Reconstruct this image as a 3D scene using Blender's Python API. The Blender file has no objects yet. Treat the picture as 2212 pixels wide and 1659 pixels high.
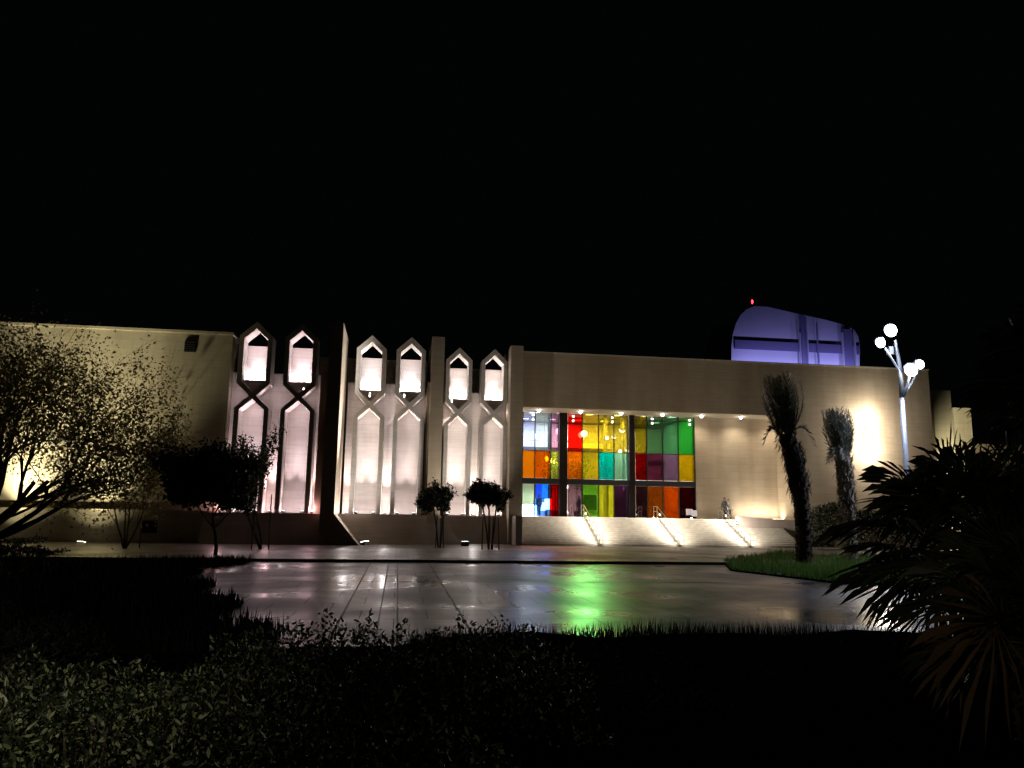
import bpy, bmesh, math, random
from mathutils import Vector, Matrix

R = math.radians
sc = bpy.context.scene
COL = sc.collection
random.seed(7)

# ------------------------------------------------------------------ camera
EYE = 2.3
F_PX, CX, CY = 1700.0, 1106.0, 829.5           # focal length and centre, in 2212 px wide units
YAW, PITCH, ROLL = R(8.0), R(9.4), R(0.92)
Fw = Vector((math.sin(YAW) * math.cos(PITCH), math.cos(YAW) * math.cos(PITCH), math.sin(PITCH)))
R0 = Vector((math.cos(YAW), -math.sin(YAW), 0))
U0 = R0.cross(Fw)
Rt = R0 * math.cos(ROLL) + U0 * math.sin(ROLL)
Up = U0 * math.cos(ROLL) - R0 * math.sin(ROLL)
cam = bpy.data.cameras.new("camera")
cam.sensor_width = 36
cam.lens = 36 * F_PX / 2212
cam.clip_end = 3000
co = bpy.data.objects.new("camera", cam)
COL.objects.link(co)
co.matrix_world = Matrix(((Rt.x, Up.x, -Fw.x, 0), (Rt.y, Up.y, -Fw.y, 0), (Rt.z, Up.z, -Fw.z, EYE), (0, 0, 0, 1)))
sc.camera = co


def at(px, py, Y):
    """world point on the vertical plane y = Y seen at a photo position"""
    d = Fw * F_PX + Rt * (px - CX) - Up * (py - CY)
    t = Y / d.y
    return Vector((d.x * t, Y, EYE + d.z * t))


def gnd(px, py, z=0.0):
    d = Fw * F_PX + Rt * (px - CX) - Up * (py - CY)
    t = (z - EYE) / d.z
    return Vector((d.x * t, d.y * t, z))


# ------------------------------------------------------------------ world: night sky
w = bpy.data.worlds.new("World")
sc.world = w
w.use_nodes = True
nt = w.node_tree
nt.nodes.clear()
wo = nt.nodes.new("ShaderNodeOutputWorld")
bg = nt.nodes.new("ShaderNodeBackground")
bg.inputs[0].default_value = (0.55, 0.7, 0.85, 1)
bg.inputs[1].default_value = 0.0011
nt.links.new(bg.outputs[0], wo.inputs[0])
sc.view_settings.view_transform = 'Standard'
sc.view_settings.look = 'None'
sc.view_settings.gamma = 1
sc.view_settings.exposure = 0
sc.render.engine = 'CYCLES'
sc.cycles.use_denoising = True
sc.cycles.use_light_tree = True
sc.cycles.max_bounces = 6
sc.cycles.diffuse_bounces = 3
sc.cycles.glossy_bounces = 3
sc.cycles.transparent_max_bounces = 12
sc.cycles.caustics_reflective = False
sc.cycles.caustics_refractive = False
sc.cycles.sample_clamp_indirect = 4


# ------------------------------------------------------------------ materials
def new_mat(name):
    m = bpy.data.materials.new(name)
    m.use_nodes = True
    return m, m.node_tree, m.node_tree.nodes["Principled BSDF"]


def plain(name, col, rough=0.6, metal=0.0, var=0.0, scale=4.0, spec=0.5):
    m, t, p = new_mat(name)
    p.inputs["Base Color"].default_value = (*col, 1)
    p.inputs["Roughness"].default_value = rough
    p.inputs["Metallic"].default_value = metal
    p.inputs["Specular IOR Level"].default_value = spec
    if var:
        g = t.nodes.new("ShaderNodeNewGeometry")
        n = t.nodes.new("ShaderNodeTexNoise")
        n.inputs["Scale"].default_value = scale
        n.inputs["Detail"].default_value = 5
        t.links.new(g.outputs["Position"], n.inputs["Vector"])
        r = t.nodes.new("ShaderNodeValToRGB")
        r.color_ramp.elements[0].position = 0.3
        r.color_ramp.elements[1].position = 0.7
        r.color_ramp.elements[0].color = (*[c * (1 - var) for c in col], 1)
        r.color_ramp.elements[1].color = (*[min(1, c * (1 + var)) for c in col], 1)
        t.links.new(n.outputs["Fac"], r.inputs[0])
        t.links.new(r.outputs[0], p.inputs["Base Color"])
    return m


def stone(name, col, bw=1.25, bh=0.62, rough=0.75):
    """travertine cladding: coursed slabs with thin joints, faint veins"""
    m, t, p = new_mat(name)
    L = t.links.new
    g = t.nodes.new("ShaderNodeNewGeometry")
    s = t.nodes.new("ShaderNodeSeparateXYZ")
    L(g.outputs["Position"], s.inputs[0])
    a = t.nodes.new("ShaderNodeMath"); a.operation = 'ADD'
    L(s.outputs[0], a.inputs[0]); L(s.outputs[1], a.inputs[1])
    c = t.nodes.new("ShaderNodeCombineXYZ")
    L(a.outputs[0], c.inputs[0]); L(s.outputs[2], c.inputs[1])
    b = t.nodes.new("ShaderNodeTexBrick")
    b.inputs["Scale"].default_value = 1
    b.inputs["Brick Width"].default_value = bw
    b.inputs["Row Height"].default_value = bh
    b.inputs["Mortar Size"].default_value = 0.012
    b.inputs["Color1"].default_value = (*[x * 1.03 for x in col], 1)
    b.inputs["Color2"].default_value = (*[x * 0.96 for x in col], 1)
    b.inputs["Mortar"].default_value = (*[x * 0.8 for x in col], 1)
    L(c.outputs[0], b.inputs["Vector"])
    mp = t.nodes.new("ShaderNodeMapping")
    mp.inputs["Scale"].default_value = (0.5, 0.5, 5)
    L(g.outputs["Position"], mp.inputs[0])
    n = t.nodes.new("ShaderNodeTexNoise")
    n.inputs["Scale"].default_value = 1.3
    n.inputs["Detail"].default_value = 7
    L(mp.outputs[0], n.inputs["Vector"])
    mx = t.nodes.new("ShaderNodeMix"); mx.data_type = 'RGBA'; mx.blend_type = 'MULTIPLY'
    mx.inputs[0].default_value = 0.35
    mp2 = t.nodes.new("ShaderNodeMapping")
    mp2.inputs["Scale"].default_value = (0.9, 0.9, 0.12)
    L(g.outputs["Position"], mp2.inputs[0])
    ns = t.nodes.new("ShaderNodeTexNoise")
    ns.inputs["Scale"].default_value = 0.8
    ns.inputs["Detail"].default_value = 6
    L(mp2.outputs[0], ns.inputs["Vector"])
    rs_ = t.nodes.new("ShaderNodeValToRGB")
    rs_.color_ramp.elements[0].position = 0.35
    rs_.color_ramp.elements[0].color = (0.80, 0.77, 0.73, 1)
    rs_.color_ramp.elements[1].position = 0.6
    L(ns.outputs["Fac"], rs_.inputs[0])
    r = t.nodes.new("ShaderNodeValToRGB")
    r.color_ramp.elements[0].position = 0.3
    r.color_ramp.elements[0].color = (0.72, 0.66, 0.6, 1)
    r.color_ramp.elements[1].position = 0.7
    r.color_ramp.elements[1].color = (1.12, 1.1, 1.06, 1)
    L(n.outputs["Fac"], r.inputs[0])
    L(b.outputs["Color"], mx.inputs[6]); L(r.outputs[0], mx.inputs[7])
    mx3 = t.nodes.new("ShaderNodeMix"); mx3.data_type = 'RGBA'; mx3.blend_type = 'MULTIPLY'
    mx3.inputs[0].default_value = 1
    L(mx.outputs[2], mx3.inputs[6]); L(rs_.outputs[0], mx3.inputs[7])
    L(mx3.outputs[2], p.inputs["Base Color"])
    bp = t.nodes.new("ShaderNodeBump")
    bp.inputs["Strength"].default_value = 0.25
    bp.inputs["Distance"].default_value = 0.02
    L(n.outputs["Fac"], bp.inputs["Height"])
    L(bp.outputs[0], p.inputs["Normal"])
    p.inputs["Roughness"].default_value = rough
    return m


def emit(name, col, s):
    m, t, p = new_mat(name)
    p.inputs["Base Color"].default_value = (0, 0, 0, 1)
    p.inputs["Emission Color"].default_value = (*col, 1)
    p.inputs["Emission Strength"].default_value = s
    return m


def glass(name, tint, refl=0.11, rough=0.0):
    """thin coloured glazing: tinted see-through with a clear reflection"""
    m, t, p = new_mat(name)
    L = t.links.new
    t.nodes.remove(p)
    out = t.nodes["Material Output"]
    tr = t.nodes.new("ShaderNodeBsdfTransparent")
    tr.inputs[0].default_value = (*tint, 1)
    gl = t.nodes.new("ShaderNodeBsdfGlossy")
    gl.inputs["Roughness"].default_value = rough
    gl.inputs[0].default_value = (0.9, 0.9, 0.9, 1)
    tl = t.nodes.new("ShaderNodeBsdfTranslucent")
    tl.inputs[0].default_value = (*[min(1, c * .8 + .12) for c in tint], 1)
    m0 = t.nodes.new("ShaderNodeMixShader")
    m0.inputs[0].default_value = 0.04
    L(tr.outputs[0], m0.inputs[1]); L(tl.outputs[0], m0.inputs[2])
    mx = t.nodes.new("ShaderNodeMixShader")
    mx.inputs[0].default_value = refl
    L(m0.outputs[0], mx.inputs[1]); L(gl.outputs[0], mx.inputs[2]); L(mx.outputs[0], out.inputs[0])
    return m


def leaf_mat(name, c1, c2, rough=0.45, trans=0.25, lo=0.0):
    m, t, p = new_mat(name)
    L = t.links.new
    g = t.nodes.new("ShaderNodeNewGeometry")
    r = t.nodes.new("ShaderNodeValToRGB")
    r.color_ramp.elements[0].color = (*c1, 1)
    r.color_ramp.elements[1].color = (*c2, 1)
    r.color_ramp.elements[0].position = lo
    L(g.outputs["Random Per Island"], r.inputs[0])
    L(r.outputs[0], p.inputs["Base Color"])
    p.inputs["Roughness"].default_value = rough
    if trans:
        tl = t.nodes.new("ShaderNodeBsdfTranslucent")
        L(r.outputs[0], tl.inputs[0])
        mx = t.nodes.new("ShaderNodeMixShader")
        mx.inputs[0].default_value = trans
        L(p.outputs[0], mx.inputs[1]); L(tl.outputs[0], mx.inputs[2])
        L(mx.outputs[0], t.nodes["Material Output"].inputs[0])
    return m


def paving(name, col, bw, bh, r0, r1, nscale, joint=0.02, wet=0.5, rot=0.0):
    """stone paving, partly wet: roughness follows puddle-shaped noise"""
    m, t, p = new_mat(name)
    L = t.links.new
    g = t.nodes.new("ShaderNodeNewGeometry")
    mp = t.nodes.new("ShaderNodeMapping")
    mp.inputs["Rotation"].default_value = (0, 0, rot)
    L(g.outputs["Position"], mp.inputs[0])
    b = t.nodes.new("ShaderNodeTexBrick")
    b.offset = 0.5
    b.inputs["Scale"].default_value = 1
    b.inputs["Brick Width"].default_value = bw
    b.inputs["Row Height"].default_value = bh
    b.inputs["Mortar Size"].default_value = joint
    b.inputs["Color1"].default_value = (*[x * 1.15 for x in col], 1)
    b.inputs["Color2"].default_value = (*[x * 0.8 for x in col], 1)
    b.inputs["Mortar"].default_value = (*[x * 0.35 for x in col], 1)
    L(mp.outputs[0], b.inputs["Vector"])
    n = t.nodes.new("ShaderNodeTexNoise")
    n.inputs["Scale"].default_value = nscale
    n.inputs["Detail"].default_value = 4
    n.inputs["Distortion"].default_value = 0.6
    L(mp.outputs[0], n.inputs["Vector"])
    mr = t.nodes.new("ShaderNodeMapRange")
    mr.inputs[1].default_value = 0.34
    mr.inputs[2].default_value = 0.68
    mr.inputs[3].default_value = r0
    mr.inputs[4].default_value = r1
    L(n.outputs["Fac"], mr.inputs[0])
    ad = t.nodes.new("ShaderNodeMath"); ad.operation = 'MULTIPLY_ADD'
    L(b.outputs["Fac"], ad.inputs[0]); ad.inputs[1].default_value = 0.4
    L(mr.outputs[0], ad.inputs[2])
    L(ad.outputs[0], p.inputs["Roughness"])
    n2 = t.nodes.new("ShaderNodeTexNoise")
    n2.inputs["Scale"].default_value = 0.9
    n2.inputs["Detail"].default_value = 8
    L(g.outputs["Position"], n2.inputs["Vector"])
    rr = t.nodes.new("ShaderNodeValToRGB")
    rr.color_ramp.elements[0].position = 0.3
    rr.color_ramp.elements[0].color = (0.55, 0.55, 0.55, 1)
    rr.color_ramp.elements[1].position = 0.7
    L(n2.outputs["Fac"], rr.inputs[0])
    mx = t.nodes.new("ShaderNodeMix"); mx.data_type = 'RGBA'; mx.blend_type = 'MULTIPLY'
    mx.inputs[0].default_value = 1
    L(b.outputs["Color"], mx.inputs[6]); L(rr.outputs[0], mx.inputs[7])
    L(mx.outputs[2], p.inputs["Base Color"])
    bp = t.nodes.new("ShaderNodeBump")
    bp.inputs["Strength"].default_value = 0.35
    bp.inputs["Distance"].default_value = 0.012
    n3 = t.nodes.new("ShaderNodeTexNoise")
    n3.inputs["Scale"].default_value = 3.5
    n3.inputs["Detail"].default_value = 3
    L(g.outputs["Position"], n3.inputs["Vector"])
    L(n3.outputs["Fac"], bp.inputs["Height"])
    L(bp.outputs[0], p.inputs["Normal"])
    p.inputs["Specular IOR Level"].default_value = 0.2
    return m


M = {}
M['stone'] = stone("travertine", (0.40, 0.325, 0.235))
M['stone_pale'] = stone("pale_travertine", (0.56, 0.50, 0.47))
M['stone_frame'] = stone("grey_travertine", (0.46, 0.42, 0.385))
M['stone_wing'] = stone("wing_travertine", (0.42, 0.38, 0.28))
M['plinth'] = stone("plinth_stone", (0.36, 0.30, 0.27), 1.6, 0.8)
M['soffit'] = plain("soffit_plaster", (0.45, 0.4, 0.32), 0.8, var=0.1)
M['step'] = plain("step_stone", (0.42, 0.38, 0.32), 0.55, var=0.15, scale=2.5)
M['dark_metal'] = plain("dark_metal", (0.015, 0.015, 0.016), 0.6, 0.0, spec=0.15)
M['fix'] = plain("fixture_metal", (0.08, 0.08, 0.085), 0.45, 0.5)
M['steel'] = plain("brushed_steel", (0.55, 0.54, 0.5), 0.3, 0.9)
M['pole'] = plain("galvanised_pole", (0.5, 0.52, 0.56), 0.45, 0.3, var=0.1, scale=6)
M['roof'] = plain("roof_felt", (0.12, 0.11, 0.1), 0.9)
M['lobby_wall'] = plain("lobby_plaster", (0.7, 0.66, 0.58), 0.8, var=0.08, scale=0.6)
M['lobby_dark'] = plain("lobby_column", (0.012, 0.009, 0.008), 0.9, spec=0.05)
M['lobby_floor'] = plain("lobby_marble", (0.5, 0.46, 0.4), 0.2, var=0.1)
M['wood'] = plain("desk_wood", (0.3, 0.18, 0.09), 0.5, var=0.2)
M['white'] = plain("white_panel", (0.8, 0.8, 0.8), 0.5)
M['bark'] = plain("grey_bark", (0.10, 0.075, 0.05), 0.9, var=0.4, scale=8)
M['stake'] = plain("timber_stake", (0.12, 0.08, 0.055), 0.85, var=0.2, scale=8)
M['palm_bark_lit'] = plain("floodlit_palm_fibre", (0.34, 0.28, 0.22), 0.95, var=0.5, scale=14)  # bark made paler, the floodlight is painted into its colour
M['palm_dark'] = plain("dark_palm_fibre", (0.09, 0.065, 0.045), 0.95, var=0.5, scale=14)
M['frond'] = leaf_mat("palm_frond", (0.02, 0.035, 0.012), (0.24, 0.26, 0.17), 0.4, 0.1)
M['frond_lit'] = leaf_mat("floodlit_palm_frond", (0.10, 0.11, 0.08), (0.38, 0.38, 0.30), 0.5, 0.2)  # lighter frond copy with the floodlight put into the colour
M['fan'] = leaf_mat("fan_palm_leaf", (0.03, 0.045, 0.022), (0.13, 0.14, 0.08), 0.45, 0.15)
M['fan_dead'] = leaf_mat("withered_fan_leaf", (0.15, 0.085, 0.04), (0.26, 0.16, 0.09), 0.7, 0.05)
M['leaf_olive'] = leaf_mat("olive_green_leaf", (0.08, 0.08, 0.02), (0.36, 0.32, 0.13), 0.5, 0.55)
M['leaf_dark'] = leaf_mat("dark_green_leaf", (0.012, 0.022, 0.008), (0.03, 0.05, 0.016), 0.5, 0.1)
M['leaf_mid'] = leaf_mat("mid_green_leaf", (0.03, 0.05, 0.012), (0.09, 0.11, 0.04), 0.5, 0.2)
M['leaf_shrub'] = leaf_mat("shrub_leaf", (0.018, 0.028, 0.008), (0.40, 0.42, 0.24), 0.4, 0.05, 0.62)
M['grass'] = leaf_mat("grass_blade", (0.05, 0.17, 0.02), (0.20, 0.32, 0.07), 0.5, 0.3)
M['soil'] = plain("dark_soil", (0.006, 0.005, 0.004), 1.0, var=0.5, scale=3, spec=0.0)
M['leaf_shade'] = leaf_mat("shaded_leaf", (0.004, 0.006, 0.003), (0.010, 0.014, 0.006), 0.9, 0.0)  # near-black leaf copy for unlit plants, shade is in the colour
M['lawn'] = plain("dark_turf", (0.02, 0.028, 0.01), 1.0, var=0.5, scale=5, spec=0.1)
M['plaza'] = paving("wet_plaza_paving", (0.085, 0.080, 0.096), 1.5, 1.5, 0.20, 0.52, 0.20, joint=0.009, wet=0.5)
M['terrace'] = paving("terrace_paving", (0.15, 0.13, 0.12), 1.2, 0.9, 0.3, 0.5, 0.3, joint=0.012)
M['kerb'] = plain("kerb_stone", (0.3, 0.28, 0.26), 0.7, var=0.15)
M['path'] = plain("path_concrete", (0.16, 0.15, 0.13), 0.8, var=0.15)
M['slot'] = plain("drain_slot_iron", (0.012, 0.011, 0.011), 0.6)
M['tower'] = plain("tower_cladding", (0.55, 0.55, 0.6), 0.5, var=0.08, scale=0.1)
M['tower_dark'] = plain("tower_band", (0.18, 0.17, 0.28), 0.5)
M['skin'] = plain("skin", (0.3, 0.18, 0.12), 0.6)
M['cloth_dark'] = plain("dark_cloth", (0.02, 0.02, 0.025), 0.9)
M['cloth_grey'] = plain("grey_cloth", (0.12, 0.10, 0.11), 0.9)
M['cloth_white'] = plain("pale_cloth", (0.6, 0.58, 0.54), 0.9)
M['hair'] = plain("black_hair", (0.01, 0.01, 0.01), 0.6)
M['e_white'] = emit("lamp_white", (1, 0.97, 1.0), 14)
M['e_low'] = emit('lamp_low', (1, .95, .95), 5)
M['e_cool'] = emit("lamp_cool", (0.85, 0.92, 1.0), 25)
M['e_warm'] = emit("lamp_warm", (1, 0.85, 0.6), 12)
M['e_yel'] = emit("lamp_yellow", (1, 0.9, 0.65), 7)
M['e_globe'] = emit("lamp_globe", (0.75, 1.0, 0.40), 3.2)
M['e_screen'] = emit("screen_cyan", (0.03, 0.7, 1.0), 1.6)
M['e_screen2'] = emit("screen_blue", (0.05, 0.18, 1.0), 1.2)
M['e_box'] = emit("lightbox_white", (0.95, 1.0, 0.97), 14)
M['e_wall_glow'] = emit('wall_glow', (1, .93, .8), 12)
M['e_bulb'] = emit('lamp_bulb', (1, .97, .95), 40)
M['e_red'] = emit("lamp_red", (1, 0.02, 0.03), 12)
M['e_sign'] = emit("sign_face", (0.9, 0.72, 0.72), 0.5)


# ------------------------------------------------------------------ mesh helpers
class MB:
    def __init__(s):
        s.v, s.f = [], []

    def add(s, vs, fs):
        k = len(s.v)
        s.v += [Vector(a) for a in vs]
        s.f += [tuple(i + k for i in f) for f in fs]
        return s

    def box(s, x0, x1, y0, y1, z0, z1):
        v = [(x, y, z) for z in (z0, z1) for y in (y0, y1) for x in (x0, x1)]
        return s.add(v, [(0, 2, 3, 1), (4, 5, 7, 6), (0, 1, 5, 4), (1, 3, 7, 5), (3, 2, 6, 7), (2, 0, 4, 6)])

    def plate(s, polys, y0, y1):
        """polygons in the XZ plane (sharing corners) extruded from y0 to y1; seams inside stay open"""
        idx, pts = {}, []

        def k(p):
            q = (round(p[0], 4), round(p[1], 4))
            if q not in idx:
                idx[q] = len(pts); pts.append(q)
            return idx[q]
        ff = [[k(p) for p in poly] for poly in polys]
        n = len(pts)
        vs = [(p[0], y0, p[1]) for p in pts] + [(p[0], y1, p[1]) for p in pts]
        cnt = {}
        for f in ff:
            for a, b in zip(f, f[1:] + f[:1]):
                cnt[frozenset((a, b))] = cnt.get(frozenset((a, b)), 0) + 1
        fs = []
        for f in ff:
            fs.append(tuple(f)); fs.append(tuple(i + n for i in reversed(f)))
            for a, b in zip(f, f[1:] + f[:1]):
                if cnt[frozenset((a, b))] == 1:
                    fs.append((b, a, a + n, b + n))
        return s.add(vs, fs)

    def prism_x(s, prof, x0, x1):
        """profile of (y, z) extruded along X"""
        n = len(prof)
        vs = [(x0, y, z) for y, z in prof] + [(x1, y, z) for y, z in prof]
        fs = [tuple(range(n)), tuple(range(2 * n - 1, n - 1, -1))]
        fs += [(i, (i + 1) % n + 0, (i + 1) % n + n, i + n) for i in range(n)]
        return s.add(vs, fs)

    def prism_z(s, poly, z0, z1):
        n = len(poly)
        vs = [(p[0], p[1], z0) for p in poly] + [(p[0], p[1], z1) for p in poly]
        fs = [tuple(range(n - 1, -1, -1)), tuple(range(n, 2 * n))]
        fs += [(i, (i + 1) % n, (i + 1) % n + n, i + n) for i in range(n)]
        return s.add(vs, fs)

    def tube(s, pts, rad, n=8, cap=True):
        pts = [Vector(p) for p in pts]
        if not hasattr(rad, '__len__'):
            rad = [rad] * len(pts)
        vs, fs = [], []
        ref = None
        for i, p in enumerate(pts):
            d = (pts[min(i + 1, len(pts) - 1)] - pts[max(i - 1, 0)]).normalized()
            if ref is None:
                ref = Vector((1, 0, 0)) if abs(d.x) < 0.8 else Vector((0, 1, 0))
            a = (ref - d * ref.dot(d)).normalized()
            ref = a
            b = d.cross(a)
            for j in range(n):
                t = 2 * math.pi * j / n
                vs.append(p + (a * math.cos(t) + b * math.sin(t)) * rad[i])
        for i in range(len(pts) - 1):
            for j in range(n):
                fs.append((i * n + j, i * n + (j + 1) % n, (i + 1) * n + (j + 1) % n, (i + 1) * n + j))
        if cap:
            fs.append(tuple(range(n - 1, -1, -1)))
            fs.append(tuple(range((len(pts) - 1) * n, len(pts) * n)))
        return s.add(vs, fs)

    def ball(s, c, r, nu=12, nv=8, sq=(1, 1, 1)):
        c = Vector(c)
        vs, fs = [c + Vector((0, 0, r * sq[2]))], []
        for i in range(1, nv):
            a = math.pi * i / nv
            for j in range(nu):
                b = 2 * math.pi * j / nu
                vs.append(c + Vector((math.sin(a) * math.cos(b) * sq[0], math.sin(a) * math.sin(b) * sq[1], math.cos(a) * sq[2])) * r)
        vs.append(c - Vector((0, 0, r * sq[2])))
        for j in range(nu):
            fs.append((0, 1 + j, 1 + (j + 1) % nu))
            fs.append((len(vs) - 1, 1 + (nv - 2) * nu + (j + 1) % nu, 1 + (nv - 2) * nu + j))
        for i in range(nv - 2):
            for j in range(nu):
                a, b = 1 + i * nu + j, 1 + i * nu + (j + 1) % nu
                fs.append((a, a + nu, b + nu, b))
        return s.add(vs, fs)

    def leaf6(s, c, d, up, l, wd, bend=0.0):
        d = d.normalized()
        a = d.cross(up)
        a = a.normalized() if a.length > 1e-4 else Vector((1, 0, 0))
        nn = a.cross(d)
        m1, m2 = c + d * l * .3 + nn * bend * l * .8, c + d * l * .7 + nn * bend * l
        return s.add([c, m1 + a * wd * .48, m2 + a * wd * .42, c + d * l, m2 - a * wd * .42, m1 - a * wd * .48], [(0, 1, 2, 3, 4, 5)])

    def leaf(s, c, d, up, l, wd, bend=0.0):
        """one pointed leaf of four faces-in-one strip"""
        d = d.normalized()
        a = d.cross(up)
        a = a.normalized() if a.length > 1e-4 else Vector((1, 0, 0))
        nn = a.cross(d)
        m = c + d * l * 0.45 + nn * bend * l
        return s.add([c, m + a * wd / 2, c + d * l, m - a * wd / 2], [(0, 1, 2, 3)])

    def build(s, name, mat, parent=None, base=None, smooth=False, label=None, bevel=0):
        off = Vector((0, 0, 0))
        p = parent
        while p:
            off += Vector(p.location); p = p.parent
        if base is not None:
            base = Vector(base)
        me = bpy.data.meshes.new(name)
        tot = off + (base if base is not None else Vector((0, 0, 0)))
        me.from_pydata([tuple(v - tot) for v in s.v], [], s.f)
        me.update()
        if smooth:
            me.polygons.foreach_set("use_smooth", [True] * len(me.polygons))
        me.materials.append(mat)
        o = bpy.data.objects.new(name, me)
        COL.objects.link(o)
        if parent: o.parent = parent
        if base is not None: o.location = base
        if label: o["label"] = label
        if bevel:
            b = o.modifiers.new("bevel", 'BEVEL'); b.width = bevel; b.segments = 1; b.limit_method = 'ANGLE'
        return o


def box(*a): return MB().box(*a)


def tag(o, label=None, cat=None, group=None, kind=None):
    if label: o["label"] = label
    if cat: o["category"] = cat
    if group: o["group"] = group
    if kind: o["kind"] = kind
    return o


def thing(name, label, cat, loc, group=None):
    o = bpy.data.objects.new(name, None)
    COL.objects.link(o)
    o.location = loc
    o.empty_display_size = 0.2
    return tag(o, label, cat, group)


def lamp(kind, loc, energy, col, parent=None, aim=None, **kw):
    l = bpy.data.lights.new("light", kind)
    l.energy = energy
    l.color = col
    for k, v in kw.items(): setattr(l, k, v)
    o = bpy.data.objects.new("light_source", l)
    COL.objects.link(o)
    loc = Vector(loc)
    if aim is not None:
        o.rotation_euler = (Vector(aim) - loc).to_track_quat('-Z', 'Y').to_euler()
    off = Vector((0, 0, 0)); p = parent
    while p:
        off += Vector(p.location); p = p.parent
    if parent: o.parent = parent
    o.location = loc - off
    return o


def copy_tree(o, parent=None):
    c = o.copy()
    COL.objects.link(c)
    if parent: c.parent = parent
    for ch in [k for k in list(bpy.data.objects) if k.parent == o]:
        copy_tree(ch, c)
    return c


# ================================================================== GROUND
ground = MB()
ground.add([(-400, -200, -0.10), (500, -200, -0.10), (500, 700, -0.10), (-400, 700, -0.10)], [(0, 1, 2, 3)])
tag(ground.build("ground", M['lawn']), kind="structure")

Y_T = 38.0            # terrace front kerb
pl = MB()
eg = [gnd(*q) for q in ((520, 1216), (430, 1219), (375, 1224), (352, 1234), (355, 1250), (372, 1272), (400, 1300), (432, 1335), (470, 1390))]
pl.prism_z([(eg[-1].x, 8), (60, 8), (60, Y_T), (-13.0, Y_T)] + [(p.x, p.y) for p in eg], -0.09, 0.0)
tag(pl.build("plaza_paving", M['plaza']), kind="structure")
te = MB()
te.prism_z([(-17.0, Y_T + .12), (60, Y_T + .12), (60, 58.5), (-30, 58.5), (-30, 47.0), (-19.5, 44.5)], -0.09, 0.12)
tag(te.build("terrace_paving", M['terrace']), kind="structure")
ke = box(-17.0, 60, Y_T, Y_T + .12, -0.09, 0.125)
tag(ke.build("kerb", M['kerb']), kind="structure")
pa = box(-70, -19.6, 41.5, 43.6, -0.09, 0.004)
tag(pa.build("path", M['path']), kind="structure")
sl = MB()
for px, py in ((731, 1344), (816, 1351), (858.6, 1351), (1010, 1351)):
    x = gnd(px, py).x
    sl.box(x - 0.02, x + 0.02, 9, Y_T - 0.02, 0.002, 0.006)
for y in (27.5,):
    sl.box(-9, 40, y, y + 0.05, 0.007, 0.010)
tag(sl.build("paving_joints", M['slot']), kind="structure")

# bank the photographer stands on
bk = MB()
n = 60
vs, fs = [], []
ys = [-6, 2, 5, 7.5, 9.5, 11, 12, 12.8]
zs = [0.66, .66, .66, .66, .66, .6, .25, -0.11]
for i in range(n + 1):
    x = -30 + 60 * i / n
    for j, (y, z) in enumerate(zip(ys, zs)):
        vs.append((x, y + (1.0 if j > 3 else 0) * (0.7 * math.sin(x * 0.35) + 0.3 * math.sin(x * 1.1)), z + (0.05 * math.sin(x * 2.1 + y) if 0 < j < 6 else 0)))
for i in range(n):
    for j in range(len(ys) - 1):
        a = i * len(ys) + j
        fs.append((a, a + len(ys), a + len(ys) + 1, a + 1))
bk.add(vs, fs)
tag(bk.build("planted_bank", M['soil'], smooth=True), kind="structure")

# ================================================================== MUSEUM
def Z(o): return EYE + 1.1 * (o - 1.65)


POD = EYE - 0.13
TOP = Z(13.35)
NMAIN, NGL = 61.6, 64.4
museum = thing("museum_building", "long travertine museum with lit ogee arches, stone fins and stained glass entrance wall", "museum", (0, 60, 0))

# ---- wing at the left
nw = 55.5
xw = at(490, 900, nw).x
zw = at(490, 723, nw).z
wing = MB().box(-75, xw, nw, nw + 20, POD + 0.05, zw)
wing.build("wing_wall", M['stone_wing'], museum)
box(-75, xw - 0.02, nw - 0.45, nw + 3, -0.05, POD + 0.05).build("wing_plinth", M['stone_wing'], museum)
box(-75.1, xw + 0.06, nw - 0.06, nw + 20.1, zw, zw + 0.18).build("wing_coping", M['stone_wing'], museum)
for (px, py, nn, ww, hh) in ((411, 749, nw, 0.75, 0.75), (322, 1138, nw - 0.45, 1.0, 0.8)):
    c = at(px, py, nn)
    v = MB()
    v.box(c.x - ww / 2, c.x + ww / 2, nn - 0.05, nn + 0.05, c.z - hh / 2, c.z + hh / 2)
    f = v.build("vent", M['dark_metal'], museum)
    lv = MB()
    for k in range(5):
        z = c.z - hh / 2 + hh * (k + 0.5) / 5
        lv.box(c.x - ww / 2 + .04, c.x + ww / 2 - .04, nn - 0.09, nn - 0.05, z - 0.02, z + 0.02)
    lv.build("louvre", M['fix'], f)

# ---- arch bays
def arch_polys(cx, s, sx):
    def P(x, z): return (cx + x * 1.1 * sx, Z(z))
    out = []
    for m in (1, -1):
        oA, iA = P(0, 13.35), P(0, 12.9)
        oS, iS = P(.98 * m, 12.43), P(.70 * m, 12.25)
        oL, iL = P(.98 * m, 9.42), P(.70 * m, 9.55)
        wst, V = P(.21 * m, 8.65), P(0, 8.86)
        lA = P(0, 8.44)
        lS, loS = P(.73 * m, 7.78), P(1.01 * m, 7.88)
        lB, loB = (cx + .73 * m * 1.1 * sx, POD - .04), (cx + 1.01 * m * 1.1 * sx, POD - .04)
        q = [[oA, oS, iS, iA], [oS, oL, iL, iS], [oL, wst, V, iL], [V, wst, lA], [wst, loS, lS, lA], [loS, loB, lB, lS]]
        if m < 0: q = [list(reversed(a)) for a in q]
        out += [list(reversed(a)) for a in q]
    return out


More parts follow.
